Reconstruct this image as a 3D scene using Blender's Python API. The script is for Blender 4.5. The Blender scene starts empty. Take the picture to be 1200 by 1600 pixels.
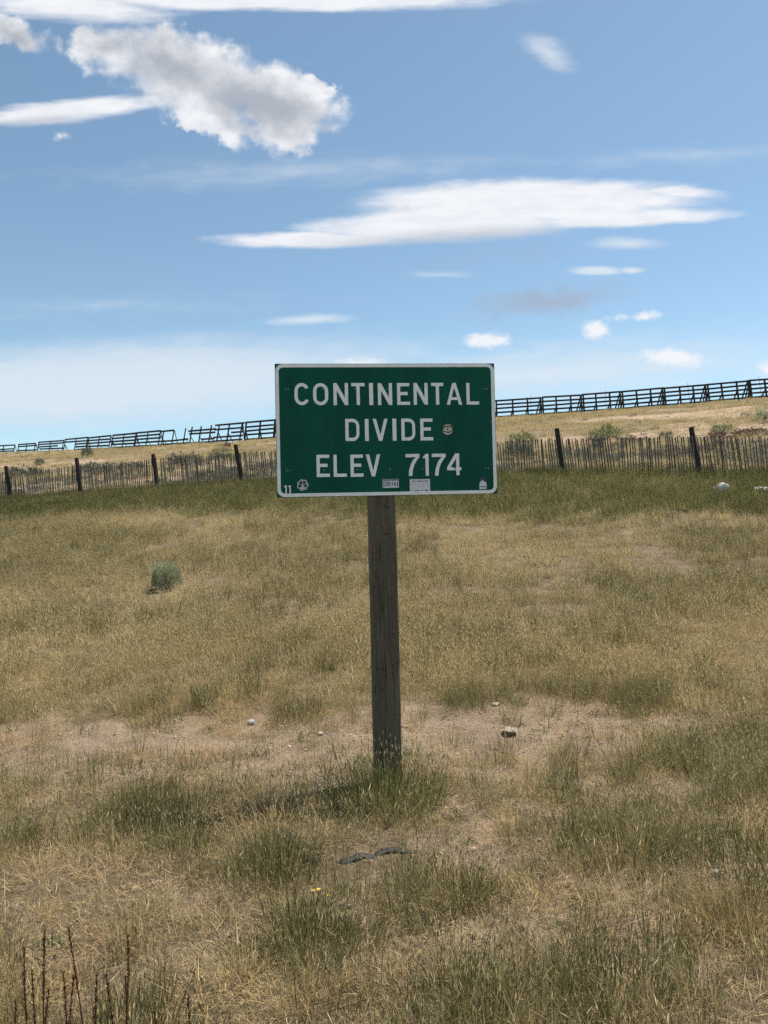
import bpy, bmesh, math, random
import numpy as np
from mathutils import Vector, Matrix

random.seed(7)
rng = np.random.default_rng(11)
S = bpy.context.scene
COL = S.collection
R = math.radians

# ------------------------------------------------------------------ camera
F = 1202.0                       # focal length in photo pixels (1200 x 1600)
CAM_H = 1.75
PITCH, ROLL = 1.43, -1.3
cam = bpy.data.cameras.new('camera')
cam.sensor_fit = 'VERTICAL'
cam.sensor_height = 36.0
cam.lens = 36.0 * F / 1600.0
cam.clip_start, cam.clip_end = 0.05, 12000
camo = bpy.data.objects.new('camera', cam)
COL.objects.link(camo)
CM = Matrix.Rotation(R(90 + PITCH), 3, 'X') @ Matrix.Rotation(R(ROLL), 3, 'Z')
camo.matrix_world = Matrix.Translation((0, 0, CAM_H)) @ CM.to_4x4()
S.camera = camo

def ray(px, py):
    """world direction of a photo pixel"""
    return (CM @ Vector(((px - 600) / F, (800 - py) / F, -1.0))).normalized()

def at(px, py, depth):
    d = ray(px, py)
    return Vector((0, 0, CAM_H)) + d * (depth / d.y)

# ------------------------------------------------------------------ render + light
S.render.engine = 'CYCLES'
S.cycles.samples = 96
S.cycles.use_denoising = False
S.cycles.use_adaptive_sampling = True
S.cycles.adaptive_threshold = 0.02
S.cycles.max_bounces = 4
S.cycles.diffuse_bounces = 3
S.cycles.glossy_bounces = 2
S.cycles.caustics_reflective = False
S.cycles.caustics_refractive = False
S.cycles.transparent_max_bounces = 6
S.view_settings.view_transform = 'Standard'
S.view_settings.look = 'None'
S.view_settings.exposure = 0.64
S.view_settings.gamma = 1.0

SUN_EL, SUN_AZ = 66.5, 57.0      # azimuth from +Y towards +X (behind the hill, right)
sdir = Vector((math.sin(R(SUN_AZ)) * math.cos(R(SUN_EL)), math.cos(R(SUN_AZ)) * math.cos(R(SUN_EL)), math.sin(R(SUN_EL))))
sun = bpy.data.lights.new('sun', 'SUN')
sun.energy = 4.6
sun.angle = R(0.55)
sun.color = (1.0, 0.94, 0.83)
suno = bpy.data.objects.new('sun', sun)
suno.rotation_euler = (-sdir).to_track_quat('-Z', 'Y').to_euler()
COL.objects.link(suno)

class NT:
    """small helper to write node trees"""
    def __init__(self, tree):
        self.t = tree; tree.nodes.clear()
    def n(self, typ, ins=None, **kw):
        nd = self.t.nodes.new(typ)
        for k, v in kw.items(): setattr(nd, k, v)
        if ins:
            for k, v in ins.items():
                s = nd.inputs[k]
                if isinstance(v, bpy.types.NodeSocket): self.t.links.new(v, s)
                else: s.default_value = v
        return nd
    def m(self, op, a, b=None, c=None, clamp=False):
        ins = {0: a}
        if b is not None: ins[1] = b
        if c is not None: ins[2] = c
        return self.n('ShaderNodeMath', ins, operation=op, use_clamp=clamp).outputs[0]
    def v(self, op, a, b=None, scale=None):
        nd = self.n('ShaderNodeVectorMath', {0: a}, operation=op)
        if b is not None:
            if isinstance(b, bpy.types.NodeSocket): self.t.links.new(b, nd.inputs[1])
            else: nd.inputs[1].default_value = b
        if scale is not None: nd.inputs['Scale'].default_value = scale
        return nd.outputs['Value'] if op in ('LENGTH', 'DOT_PRODUCT') else nd.outputs[0]
    def mix(self, f, a, b, blend='MIX'):
        nd = self.n('ShaderNodeMix', data_type='RGBA', blend_type=blend)
        for s, v in ((nd.inputs[0], f), (nd.inputs[6], a), (nd.inputs[7], b)):
            if isinstance(v, bpy.types.NodeSocket): self.t.links.new(v, s)
            else: s.default_value = v if not isinstance(v, tuple) or len(v) == 4 else (*v, 1)
        return nd.outputs[2]
    def noise(self, vec, scale, detail=4, rough=0.55, out=0, dist=0.0):
        nd = self.n('ShaderNodeTexNoise', {'Scale': scale, 'Detail': detail, 'Roughness': rough, 'Distortion': dist})
        if vec is not None: self.t.links.new(vec, nd.inputs['Vector'])
        return nd.outputs[out]
    def rng(self, x, a, b, c=0.0, d=1.0, smooth=True):
        nd = self.n('ShaderNodeMapRange', {0: x, 1: a, 2: b, 3: c, 4: d}, interpolation_type='SMOOTHSTEP' if smooth else 'LINEAR')
        return nd.outputs[0]
    def ramp(self, f, stops):
        nd = self.n('ShaderNodeValToRGB', {0: f})
        e = nd.color_ramp.elements
        while len(e) < len(stops): e.new(0.5)
        for el, (p, c) in zip(e, stops): el.position = p; el.color = (*c, 1)
        return nd.outputs[0]

# ------------------------------------------------------------------ sky with clouds
W = bpy.data.worlds.new('World'); S.world = W; W.use_nodes = True
W.cycles.sampling_method = 'NONE'
def build_sky():
    t = NT(W.node_tree)
    sky = t.n('ShaderNodeTexSky', sky_type='NISHITA', sun_disc=False, sun_elevation=R(SUN_EL), sun_rotation=R(SUN_AZ),
              altitude=1600, air_density=1.0, dust_density=1.3, ozone_density=1.0)
    skc = t.mix(1.0, sky.outputs[0], (*SKY_TINT, 1), 'MULTIPLY')
    d = t.v('NORMALIZE', t.n('ShaderNodeTexCoord').outputs['Generated'])
    sp = t.n('ShaderNodeSeparateXYZ', {0: d})
    az = t.m('ARCTAN2', sp.outputs[0], sp.outputs[1]); el = t.m('ARCSINE', sp.outputs[2])
    yy = t.m('MAXIMUM', sp.outputs[1], .05)
    p0 = t.n('ShaderNodeCombineXYZ', {0: t.m('DIVIDE', sp.outputs[0], yy), 1: t.m('DIVIDE', sp.outputs[2], yy), 2: 0.0}).outputs[0]
    def n2(scale, detail, rough=.58, stretch=None, off=None, out=0):
        v = p0
        if off: v = t.v('ADD', v, off)
        if stretch: v = t.v('MULTIPLY', v, stretch)
        nd = t.n('ShaderNodeTexNoise', {'Vector': v, 'Scale': scale, 'Detail': detail, 'Roughness': rough}, noise_dimensions='2D')
        return nd.outputs[out]
    cen = lambda x: t.m('SUBTRACT', x, .5)
    warp = lambda x, sc: t.v('MULTIPLY', t.v('SUBTRACT', x, (.5, .5, .5)), sc)
    ph = t.v('ADD', p0, t.v('ADD', warp(n2(10, 2, out=1), (.05, .04, 0)), warp(n2(38, 4, .6, out=1), (.030, .030, 0))))
    ps = t.v('ADD', p0, warp(n2(7, 5, .6, (1, 3.2, 1), out=1), (.035, .012, 0)))
    def field(pv, lst):
        out = None
        for (x, y, rx, ry, rot, w) in lst:
            dd = ray(x, y)
            mp = t.n('ShaderNodeMapping', {'Vector': pv, 'Location': (dd.x / dd.y, dd.z / dd.y, 0),
                     'Rotation': (0, 0, -R(rot + 1.3)), 'Scale': (rx / F, ry / F, 1)}, vector_type='TEXTURE')
            f = t.m('MULTIPLY', t.m('SUBTRACT', 1.0, t.v('LENGTH', mp.outputs[0])), w)
            out = f if out is None else t.m('MAXIMUM', out, f)
        return out
    # heaped clouds: x, y, half width, half height (photo pixels), tilt clockwise, weight
    big = [(185, 78, 100, 58, 12, 1.0), (300, 115, 150, 82, 22, 1.15), (438, 155, 130, 68, 20, 1.15), (435, 210, 90, 40, 6, 1.0), (335, 190, 105, 46, 22, .9),
           (25, 52, 74, 34, 20, .8)]
    small = [(760, 532, 46, 16, 0, 1.1), (930, 515, 28, 18, 8, 1.1), (1052, 559, 62, 18, 5, 1.0), (1008, 494, 30, 11, -5, .8), (965, 497, 26, 8, 0, .45), (566, 569, 52, 12, 0, .7),
             (1200, 577, 26, 20, 0, .6), (95, 212, 18, 9, 0, .4)]
    flat = [(830, 314, 330, 44, -1, 1.2), (965, 341, 230, 18, -3, .9), (500, 374, 215, 17, 0, .9), (690, 352, 270, 34, -2, 1.1), (1060, 300, 90, 14, 4, .8),
            (105, 173, 190, 24, -6, 1.0), (430, 0, 460, 24, 0, 1.0), (110, 10, 210, 32, 3, .8)]
    thin = [(936, 424, 50, 10, 0, .9), (992, 423, 26, 7, 0, .7), (480, 499, 100, 11, -3, .6), (856, 82, 62, 26, 32, .55), (980, 381, 80, 14, 0, .5),
            (690, 428, 70, 8, 0, .35), (160, 600, 700, 90, -3, .80), (880, 580, 600, 70, -4, .50), (1080, 242, 330, 22, -3, .20), (460, 268, 460, 34, -2, .26), (150, 480, 340, 24, -2, .16)]
    grey = [(850, 472, 170, 34, -5, .8), (770, 402, 220, 20, -4, .35)]
    fb = cen(n2(22, 7, .56, (1, 1.25, 1))); fs = cen(n2(15, 6, .62, (1, 4.2, 1))); lo = cen(n2(11, 3, .55, off=(3.1, 1.7, 0))); fb2 = cen(n2(30, 3, .55, (1, 1.25, 1), off=(-.010, -.012, 0))); fine = cen(n2(70, 4, .6, (1, 1.3, 1)))
    F_big = field(ph, big); F_flat = field(ps, flat)
    fh = t.m('ADD', F_big, t.m('MULTIPLY', fb, .62))
    pm = t.v('ADD', p0, warp(n2(60, 3, .55, out=1), (.014, .008, 0)))
    fm = t.m('ADD', field(pm, small), t.m('MULTIPLY', fine, .75))
    ff = t.m('ADD', F_flat, t.m('MULTIPLY', fs, .34))
    ft = t.m('ADD', field(ps, thin), t.m('MULTIPLY', fs, .32))
    fg = t.m('ADD', field(ph, grey), t.m('MULTIPLY', fb, .6))
    soft = t.m('ADD', .46, t.m('MULTIPLY', lo, 1.2))
    dh = t.rng(fh, 0.02, soft); dm = t.rng(fm, -.05, .75); df = t.rng(ff, 0.04, 0.55); dt = t.rng(ft, -.02, 0.6); dg = t.rng(fg, 0.0, .9)
    relief = t.m('MULTIPLY', t.m('SUBTRACT', fb2, fb), 0.6)
    # thick cores grey, thin rims white: the sun stands above and behind these clouds
    pc = t.v('ADD', p0, warp(n2(14, 4, .55, out=1), (.045, .04, 0)))
    core = t.rng(t.m('ADD', field(pc, [(255, 100, 165, 66, 22, .75), (395, 162, 155, 60, 20, 1.05), (180, 70, 100, 48, 10, .6), (25, 56, 74, 30, 20, .75)]), t.m('ADD', t.m('MULTIPLY', fb, .5), relief)), -.10, .85)
    coref = t.rng(t.m('ADD', field(ps, [(730, 374, 340, 26, -3, 1), (60, 192, 140, 16, -6, 1)]), t.m('MULTIPLY', fs, .5)), 0.0, 0.8)
    K = CLOUD
    c = t.mix(t.m('MULTIPLY', dg, 0.8), skc, (.36 * K, .405 * K, .50 * K, 1))
    c = t.mix(t.m('MULTIPLY', dt, 0.8), c, (.70 * K, .76 * K, .82 * K, 1))
    cf = t.mix(coref, t.mix(t.rng(fs, -.2, .2), (.78 * K, .80 * K, .84 * K, 1), (.86 * K, .87 * K, .90 * K, 1)), (.56 * K, .60 * K, .67 * K, 1))
    c = t.mix(t.m('MULTIPLY', df, 0.96), c, cf)
    c = t.mix(t.m('MULTIPLY', dm, 0.92), c, (.84 * K, .86 * K, .89 * K, 1))
    wh = t.mix(t.rng(fb, -.15, .2), (.74 * K, .76 * K, .80 * K, 1), (.88 * K, .89 * K, .91 * K, 1))
    ch = t.mix(core, wh, (.40 * K, .43 * K, .49 * K, 1))
    c = t.mix(t.m('MULTIPLY', dh, 0.98), c, ch)
    bgA = t.n('ShaderNodeBackground', {'Color': c, 'Strength': 0.115})
    # the same kind of broken cloud goes on all round, beyond the part of the sky the photograph shows
    gn = t.n('ShaderNodeTexNoise', {'Vector': t.v('MULTIPLY', d, (1, 1, 1.8)), 'Scale': 2.6, 'Detail': 4.0, 'Roughness': .56}).outputs[0]
    bey = t.m('MAXIMUM', t.rng(t.m('ABSOLUTE', az), 0.62, 0.85), t.rng(el, 0.70, 0.88))
    gen = t.m('MULTIPLY', t.m('MULTIPLY', t.rng(gn, 0.55, 0.68), bey), t.rng(el, 0.0, 0.15))
    bgB = t.n('ShaderNodeBackground', {'Color': t.mix(gen, skc, (.68 * K, .71 * K, .76 * K, 1)), 'Strength': 0.115})
    out = t.m('MAXIMUM', t.m('GREATER_THAN', t.m('ABSOLUTE', az), .62), t.m('MAXIMUM', t.m('GREATER_THAN', el, .70), t.m('LESS_THAN', el, -.02)))
    mx = t.n('ShaderNodeMixShader', {0: out, 1: bgA.outputs[0], 2: bgB.outputs[0]})
    t.n('ShaderNodeOutputWorld', {'Surface': mx.outputs[0]})
CLOUD = 6.1
SKY_TINT = (0.93, 0.985, 0.87)
build_sky()

# ------------------------------------------------------------------ helpers
def tag(o, label=None, cat=None, group=None, kind=None):
    if label: o['label'] = label
    if cat: o['category'] = cat
    if group: o['group'] = group
    if kind: o['kind'] = kind
    return o

def link(name, me, parent=None, mat=None):
    o = bpy.data.objects.new(name, me)
    COL.objects.link(o)
    if parent is not None: o.parent = parent
    if mat is not None and me is not None and not me.materials: me.materials.append(mat)
    return o

def empty(name, loc=(0, 0, 0)):
    o = bpy.data.objects.new(name, None)
    o.empty_display_size = 0.1
    COL.objects.link(o); o.location = loc
    return o

def mesh_from(verts, faces, name='mesh', smooth=False):
    me = bpy.data.meshes.new(name)
    me.from_pydata([tuple(v) for v in verts], [], faces)
    if smooth: me.polygons.foreach_set('use_smooth', [True] * len(me.polygons))
    me.update()
    return me

def bm_mesh(bm, name='mesh', smooth=False):
    me = bpy.data.meshes.new(name)
    bm.to_mesh(me); bm.free()
    if smooth: me.polygons.foreach_set('use_smooth', [True] * len(me.polygons))
    return me

def box_bm(sx, sy, sz, bev=0.0, seg=1, cz=0.0):
    bm = bmesh.new()
    bmesh.ops.create_cube(bm, size=1.0)
    bmesh.ops.scale(bm, vec=(sx, sy, sz), verts=bm.verts)
    if bev: bmesh.ops.bevel(bm, geom=bm.edges[:] , offset=bev, segments=seg, affect='EDGES')
    if cz: bmesh.ops.translate(bm, vec=(0, 0, cz), verts=bm.verts)
    return bm

def h2(ix, iy, s):
    n = (ix.astype(np.int64) * 374761393 + iy.astype(np.int64) * 668265263 + s * 982451653) & 0x7fffffff
    n = ((n ^ (n >> 13)) * 1274126177) & 0x7fffffff
    return ((n ^ (n >> 16)) & 0xffff) / 65535.0

def vn(x, y, s=0):
    x = np.asarray(x, float); y = np.asarray(y, float)
    ix, iy = np.floor(x), np.floor(y); fx, fy = x - ix, y - iy
    fx = fx * fx * (3 - 2 * fx); fy = fy * fy * (3 - 2 * fy)
    a, b = h2(ix, iy, s), h2(ix + 1, iy, s); c, d = h2(ix, iy + 1, s), h2(ix + 1, iy + 1, s)
    return (a * (1 - fx) + b * fx) * (1 - fy) + (c * (1 - fx) + d * fx) * fy

def fbm(x, y, s=0, o=4):
    t, a, n = 0, 1.0, 0
    for k in range(o):
        t = t + a * vn(np.asarray(x) * 2 ** k, np.asarray(y) * 2 ** k, s + k); n += a; a *= .5
    return t / n

def sstep(x, a, b):
    t = np.clip((np.asarray(x, float) - a) / (b - a), 0, 1)
    return t * t * (3 - 2 * t)

# ------------------------------------------------------------------ terrain
FP_X = [8, 118, 238, 370, 520, 687, 872, 1085]           # lath fence posts, photo columns
FP_Y = [783, 776, 768, 760, 755, 750, 743, 744]
def fence_depth(px): return 1.0 / (1 / 31.0 + (px - 8) / 1077.0 * (1 / 23.2 - 1 / 31.0))
_fx = [-260] + FP_X + [1300, 1500]
_fy = [800] + FP_Y + [744, 744]
FPTS = np.array([at(x, y, fence_depth(x)) for x, y in zip(_fx, _fy)])
CR_X = [-350, 0, 60, 100, 215, 300, 400, 520, 770, 985, 1197, 1500]
CR_Y = [722, 708.0, 706, 704, 698.6, 694, 688, 679, 654, 639.6, 621.5, 600]
CR_D = [235, 190, 176, 165, 130, 110, 99, 99, 104, 101, 98, 95]
CPTS = np.array([at(x, y, d) for x, y, d in zip(CR_X, CR_Y, CR_D)])
FU, CU = FPTS[:, 0] / FPTS[:, 1], CPTS[:, 0] / CPTS[:, 1]

def z_base(x, y):
    x = np.asarray(x, float); y = np.asarray(y, float)
    u = x / np.maximum(y, 0.5)
    yf, zf = np.interp(u, FU, FPTS[:, 1]), np.interp(u, FU, FPTS[:, 2])
    yr, zr = np.interp(u, CU, CPTS[:, 1]), np.interp(u, CU, CPTS[:, 2])
    t = np.clip((y - 6.0) / (yf - 6.0), 0, 1)
    z1 = zf * t ** 1.3
    s = np.clip((y - yf) / (yr - yf), 0, 1)
    z2 = zf + (zr - zf) * s
    z = np.where(y < yf, z1, z2)
    over = np.maximum(y - yr, 0)
    return z - np.minimum(0.06 * over + 0.0006 * over * over, zr + 12)

def z_at(x, y):
    x = np.asarray(x, float); y = np.asarray(y, float)
    r = np.hypot(x, y)
    z = z_base(x, y)
    u = x / np.maximum(y, 0.5)
    near = np.clip((np.interp(u, CU, CPTS[:, 1]) - y) / 25.0, 0, 1)
    z = z + (fbm(x * .9, y * .9, 3, 3) - .5) * .10
    z = z + (fbm(x * 5, y * 5, 9, 3) - .5) * .030 * np.exp(-r / 30)
    z = z + (fbm(x * 15, y * 15, 11, 2) - .5) * .022 * np.exp(-r / 14)
    z = z + (fbm(x * .13, y * .13, 21, 3) - .5) * 0.9 * near * sstep(r, 26, 55)
    return z

def hit(px, py, dmax=400):
    """where a photo pixel's ray meets the ground"""
    d = ray(px, py); o = Vector((0, 0, CAM_H))
    ys = np.geomspace(1.2, dmax, 4000)
    t = ys / d.y
    z = z_at(d.x * t, ys); k = np.nonzero(o.z + d.z * t < z)[0]
    i = k[0] if len(k) else len(ys) - 1
    return Vector((d.x * t[i], ys[i], float(z[i])))

def bare(x, y):
    """share of bare soil"""
    x = np.asarray(x, float); y = np.asarray(y, float)
    w = (fbm(x * .55, y * .55, 31, 3) - .5)
    c = 6.55 + .10 * x + 1.3 * w
    half = 1.0 + .6 * (fbm(x * .4 + 7, y * .2, 37, 2) - .5) - .75 * sstep(x, 1.0, 2.8) - .6 * sstep(-x, 2.0, 3.8)
    strip = sstep(half - np.abs(y - c) + .9 * (fbm(x * 3.2, y * 3.2, 41, 3) - .5), -.55, .55)
    n = .5 * fbm(x * 2.4, y * 2.4, 51, 4) + .5 * fbm(x * 6, y * 6, 53, 3)
    patch = .80 * sstep(n, .47, .62) * sstep(-y, -6.6, -5.6) * (.55 + .45 * sstep(x, -1.2, .6))
    far = sstep(fbm(x * .10, y * .16, 61, 4), .585, .68) * sstep(y, 27, 34) * .6
    mid = sstep(fbm(x * .5, y * .5, 71, 4), .60, .74) * .5 * sstep(y, 7.5, 9) * sstep(-y, -15, -11)
    return np.clip(np.maximum.reduce([strip, patch, far, mid]), 0, 1)

def lush(x, y):
    """green belt at the foot of the lath fence"""
    u = np.asarray(x, float) / np.maximum(y, .5)
    yf = np.interp(u, FU, FPTS[:, 1])
    g = yf - np.asarray(y, float)
    wdt = 6.0 + 3.4 * (fbm(np.asarray(x) * .25, np.asarray(y) * .25, 81, 3) - .5)
    return sstep(g, -1.2, -.2) * sstep(wdt - g, -.8, 1.8)

# ------------------------------------------------------------------ materials
def new_mat(name):
    m = bpy.data.materials.new(name); m.use_nodes = True
    return m, NT(m.node_tree)

def finish(t, bsdf, disp=None):
    t.n('ShaderNodeOutputMaterial', {'Surface': bsdf})

def mat_simple(name, col, rough=.6, var=.25, scale=30, metal=0.0, bump=0.0, bscale=80, stretch=(1, 1, 1), spec=.4, objrand=0.0):
    m, t = new_mat(name)
    co = t.v('MULTIPLY', t.n('ShaderNodeTexCoord').outputs['Object'], stretch)
    if objrand:
        rnd = t.n('ShaderNodeObjectInfo').outputs['Random']
        co = t.v('ADD', co, t.n('ShaderNodeCombineXYZ', {0: t.m('MULTIPLY', rnd, 37.0), 1: t.m('MULTIPLY', rnd, 11.0), 2: t.m('MULTIPLY', rnd, 23.0)}).outputs[0])
    n = t.noise(co, scale, 6, .6)
    c = t.mix(t.rng(n, .3, .7), tuple(v * (1 - var) for v in col), tuple(min(v * (1 + var), 1) for v in col))
    if objrand:
        f = t.m('ADD', t.m('MULTIPLY', rnd, objrand * 2), 1 - objrand)
        c = t.v('MULTIPLY', c, t.n('ShaderNodeCombineXYZ', {0: f, 1: f, 2: f}).outputs[0])
    b = t.n('ShaderNodeBsdfPrincipled', {'Base Color': c, 'Roughness': rough, 'Metallic': metal, 'Specular IOR Level': spec})
    if bump:
        bn = t.n('ShaderNodeBump', {'Strength': 1.0, 'Distance': bump, 'Height': t.noise(co, bscale, 6, .65)})
        t.t.links.new(bn.outputs[0], b.inputs['Normal'])
    finish(t, b.outputs[0])
    return m

def mat_grass(name, stops, head, trans=.42, rootc=None, mid=.32):
    """stops: colours picked at random per tuft and blade; head: colour of the seed heads"""
    m, t = new_mat(name)
    at_ = t.n('ShaderNodeAttribute', attribute_name='blade')
    s = t.n('ShaderNodeSeparateColor', {0: at_.outputs['Color']})
    rnd = t.n('ShaderNodeObjectInfo').outputs['Random']
    tone = t.n('ShaderNodeAttribute', attribute_name='tone', attribute_type='INSTANCER').outputs['Fac']
    f = t.m('ADD', t.m('MULTIPLY', s.outputs[0], .75), t.m('ADD', t.m('MULTIPLY', rnd, .20), t.m('MULTIPLY', t.m('SUBTRACT', tone, mid), .75)), clamp=True)
    c = t.ramp(f, stops)
    c = t.mix(s.outputs[2], c, (*head, 1))
    if rootc: c = t.mix(t.rng(s.outputs[1], .0, .35, 1, 0), c, (*rootc, 1))
    d = t.n('ShaderNodeBsdfDiffuse', {'Color': c})
    tr = t.n('ShaderNodeBsdfTranslucent', {'Color': c})
    gl = t.n('ShaderNodeBsdfGlossy', {'Color': (1, 1, 1, 1), 'Roughness': .45})
    mx = t.n('ShaderNodeMixShader', {0: trans, 1: d.outputs[0], 2: tr.outputs[0]})
    mx = t.n('ShaderNodeMixShader', {0: .015, 1: mx.outputs[0], 2: gl.outputs[0]})
    finish(t, mx.outputs[0])
    return m

def mat_ground():
    m, t = new_mat('soil_and_litter')
    co = t.n('ShaderNodeTexCoord').outputs['Object']
    a = t.n('ShaderNodeAttribute', attribute_name='cover')
    s = t.n('ShaderNodeSeparateColor', {0: a.outputs['Color']})
    n1 = t.noise(co, 3.5, 8, .65); n2 = t.noise(co, 38, 6, .7); n3 = t.noise(co, .35, 5, .6)
    soil = t.ramp(t.m('ADD', t.m('MULTIPLY', n1, .55), t.m('MULTIPLY', n2, .45)), [(.30, (.16, .108, .070)), (.45, (.37, .268, .182)), (.57, (.51, .378, .265)), (.70, (.63, .49, .365))])
    lit = t.ramp(t.m('ADD', t.m('MULTIPLY', n1, .45), t.m('MULTIPLY', n2, .55)), [(.34, (.12, .088, .056)), (.5, (.27, .205, .132)), (.66, (.43, .335, .225))])
    grn = t.ramp(n2, [(.3, (.06, .055, .025)), (.7, (.14, .125, .06))])
    edge = t.m('ADD', s.outputs[0], t.m('MULTIPLY', t.m('SUBTRACT', n2, .5), .7))
    c = t.mix(t.rng(edge, .25, .6), lit, soil)
    c = t.mix(t.m('MULTIPLY', s.outputs[1], .8), c, grn)
    crust = t.m('MULTIPLY', t.rng(t.noise(co, 5.5, 6, .68), .60, .68), t.rng(n3, .40, .55))
    c = t.mix(t.m('MULTIPLY', crust, .75), c, (.055, .043, .034, 1))
    b = t.n('ShaderNodeBsdfPrincipled', {'Base Color': c, 'Roughness': .95, 'Specular IOR Level': .08})
    hgt = t.m('ADD', t.noise(co, 22, 8, .7), t.m('MULTIPLY', t.noise(co, 90, 4, .7), .4))
    bn = t.n('ShaderNodeBump', {'Strength': 1.0, 'Distance': .085, 'Height': hgt})
    t.t.links.new(bn.outputs[0], b.inputs['Normal'])
    finish(t, b.outputs[0])
    return m

M = {}
M['ground'] = mat_ground()
M['olive'] = mat_grass('olive_grass', [(0, (.070, .082, .026)), (.35, (.150, .152, .056)), (.62, (.33, .28, .130)), (1, (.56, .45, .25))], (.40, .33, .17), rootc=(.38, .29, .175))
M['tuft'] = mat_grass('tuft_grass', [(0, (.070, .086, .026)), (.35, (.150, .158, .056)), (.62, (.31, .28, .120)), (1, (.54, .45, .23))], (.40, .34, .17), rootc=(.34, .27, .14), mid=.08)
M['dry'] = mat_grass('dry_grass', [(0, (.15, .142, .058)), (.33, (.33, .275, .125)), (.68, (.54, .435, .22)), (1, (.70, .565, .32))], (.56, .45, .25), rootc=(.34, .26, .16))
M['straw'] = mat_grass('straw', [(0, (.42, .275, .125)), (.5, (.60, .43, .21)), (1, (.70, .55, .32))], (.66, .50, .28), rootc=(.34, .24, .13))
M['lush'] = mat_grass('lush_grass', [(0, (.050, .070, .020)), (.4, (.100, .118, .036)), (.72, (.19, .18, .065)), (1, (.38, .32, .14))], (.34, .28, .12), rootc=(.15, .13, .06))
M['weed'] = mat_grass('weed', [(0, (.06, .10, .03)), (.5, (.12, .17, .045)), (1, (.22, .24, .07))], (.45, .42, .06))
M['sage'] = mat_grass('sage_leaf', [(0, (.27, .285, .175)), (.5, (.45, .465, .30)), (1, (.62, .63, .43))], (.46, .48, .32), trans=.45)
M['sage_pale'] = mat_grass('pale_scrub_leaf', [(0, (.17, .19, .09)), (.5, (.27, .28, .14)), (1, (.38, .36, .20))], (.42, .39, .22), trans=.25)
M['sage_dark'] = mat_grass('dark_scrub_leaf', [(0, (.10, .11, .085)), (.5, (.16, .17, .125)), (1, (.25, .24, .18))], (.25, .22, .16), trans=.3)
M['brush_red'] = mat_grass('reddish_scrub_leaf', [(0, (.12, .085, .065)), (.5, (.20, .145, .11)), (1, (.30, .22, .16))], (.25, .18, .13), trans=.2)
M['dock'] = mat_grass('dock_seed', [(0, (.08, .034, .021)), (.5, (.17, .072, .040)), (1, (.30, .14, .075))], (.14, .05, .03), trans=.25)
M['twig'] = mat_simple('twig_bark', (.12, .09, .065), .9)
M['lath'] = mat_simple('weathered_lath', (.135, .115, .098), .9, .35, 8, stretch=(6, 6, 1), objrand=.45, bump=.002, bscale=40)
M['fpost'] = mat_simple('dark_creosote_post', (.030, .025, .022), .9, .4, 9, stretch=(5, 5, 1), bump=.008, bscale=22)
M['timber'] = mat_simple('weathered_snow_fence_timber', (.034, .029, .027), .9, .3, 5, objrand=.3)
M['wire'] = mat_simple('rusted_wire', (.10, .07, .055), .7, metal=.4)
M['green'] = mat_simple('sign_green_sheeting', (.0015, .074, .047), .55, .16, 5, spec=.14, stretch=(1, 1, .35))
M['white'] = mat_simple('sign_white_sheeting', (.80, .80, .76), .5, .06, 14)
M['alu'] = mat_simple('aluminium', (.45, .46, .47), .5, .1, 30, metal=.6)
M['bolt'] = mat_simple('dull_bolt_head', (.09, .17, .145), .5, .15, 50)
M['sticker'] = mat_simple('sticker_white', (.60, .61, .64), .5, .05, 20)
M['ink'] = mat_simple('sticker_ink', (.02, .02, .025), .5)
M['navy'] = mat_simple('sticker_navy', (.012, .035, .075), .5)
M['cream'] = mat_simple('sticker_cream', (.55, .50, .36), .5)
M['silver'] = mat_simple('sticker_silver', (.40, .41, .42), .45)
M['rock'] = mat_simple('pale_limestone', (.64, .60, .53), .9, .25, 14, bump=.01, bscale=30)
M['rockg'] = mat_simple('grey_stone', (.38, .38, .40), .9, .3, 30, bump=.004, bscale=60)
M['rockt'] = mat_simple('tan_stone', (.36, .285, .215), .9, .35, 30, bump=.004, bscale=60, objrand=.5)
M['rubber'] = mat_simple('black_tyre_rubber', (.012, .012, .013), .65, .4, 20, bump=.004, bscale=60)
M['yellow'] = mat_simple('yellow_petal', (.75, .55, .03), .6)

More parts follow.
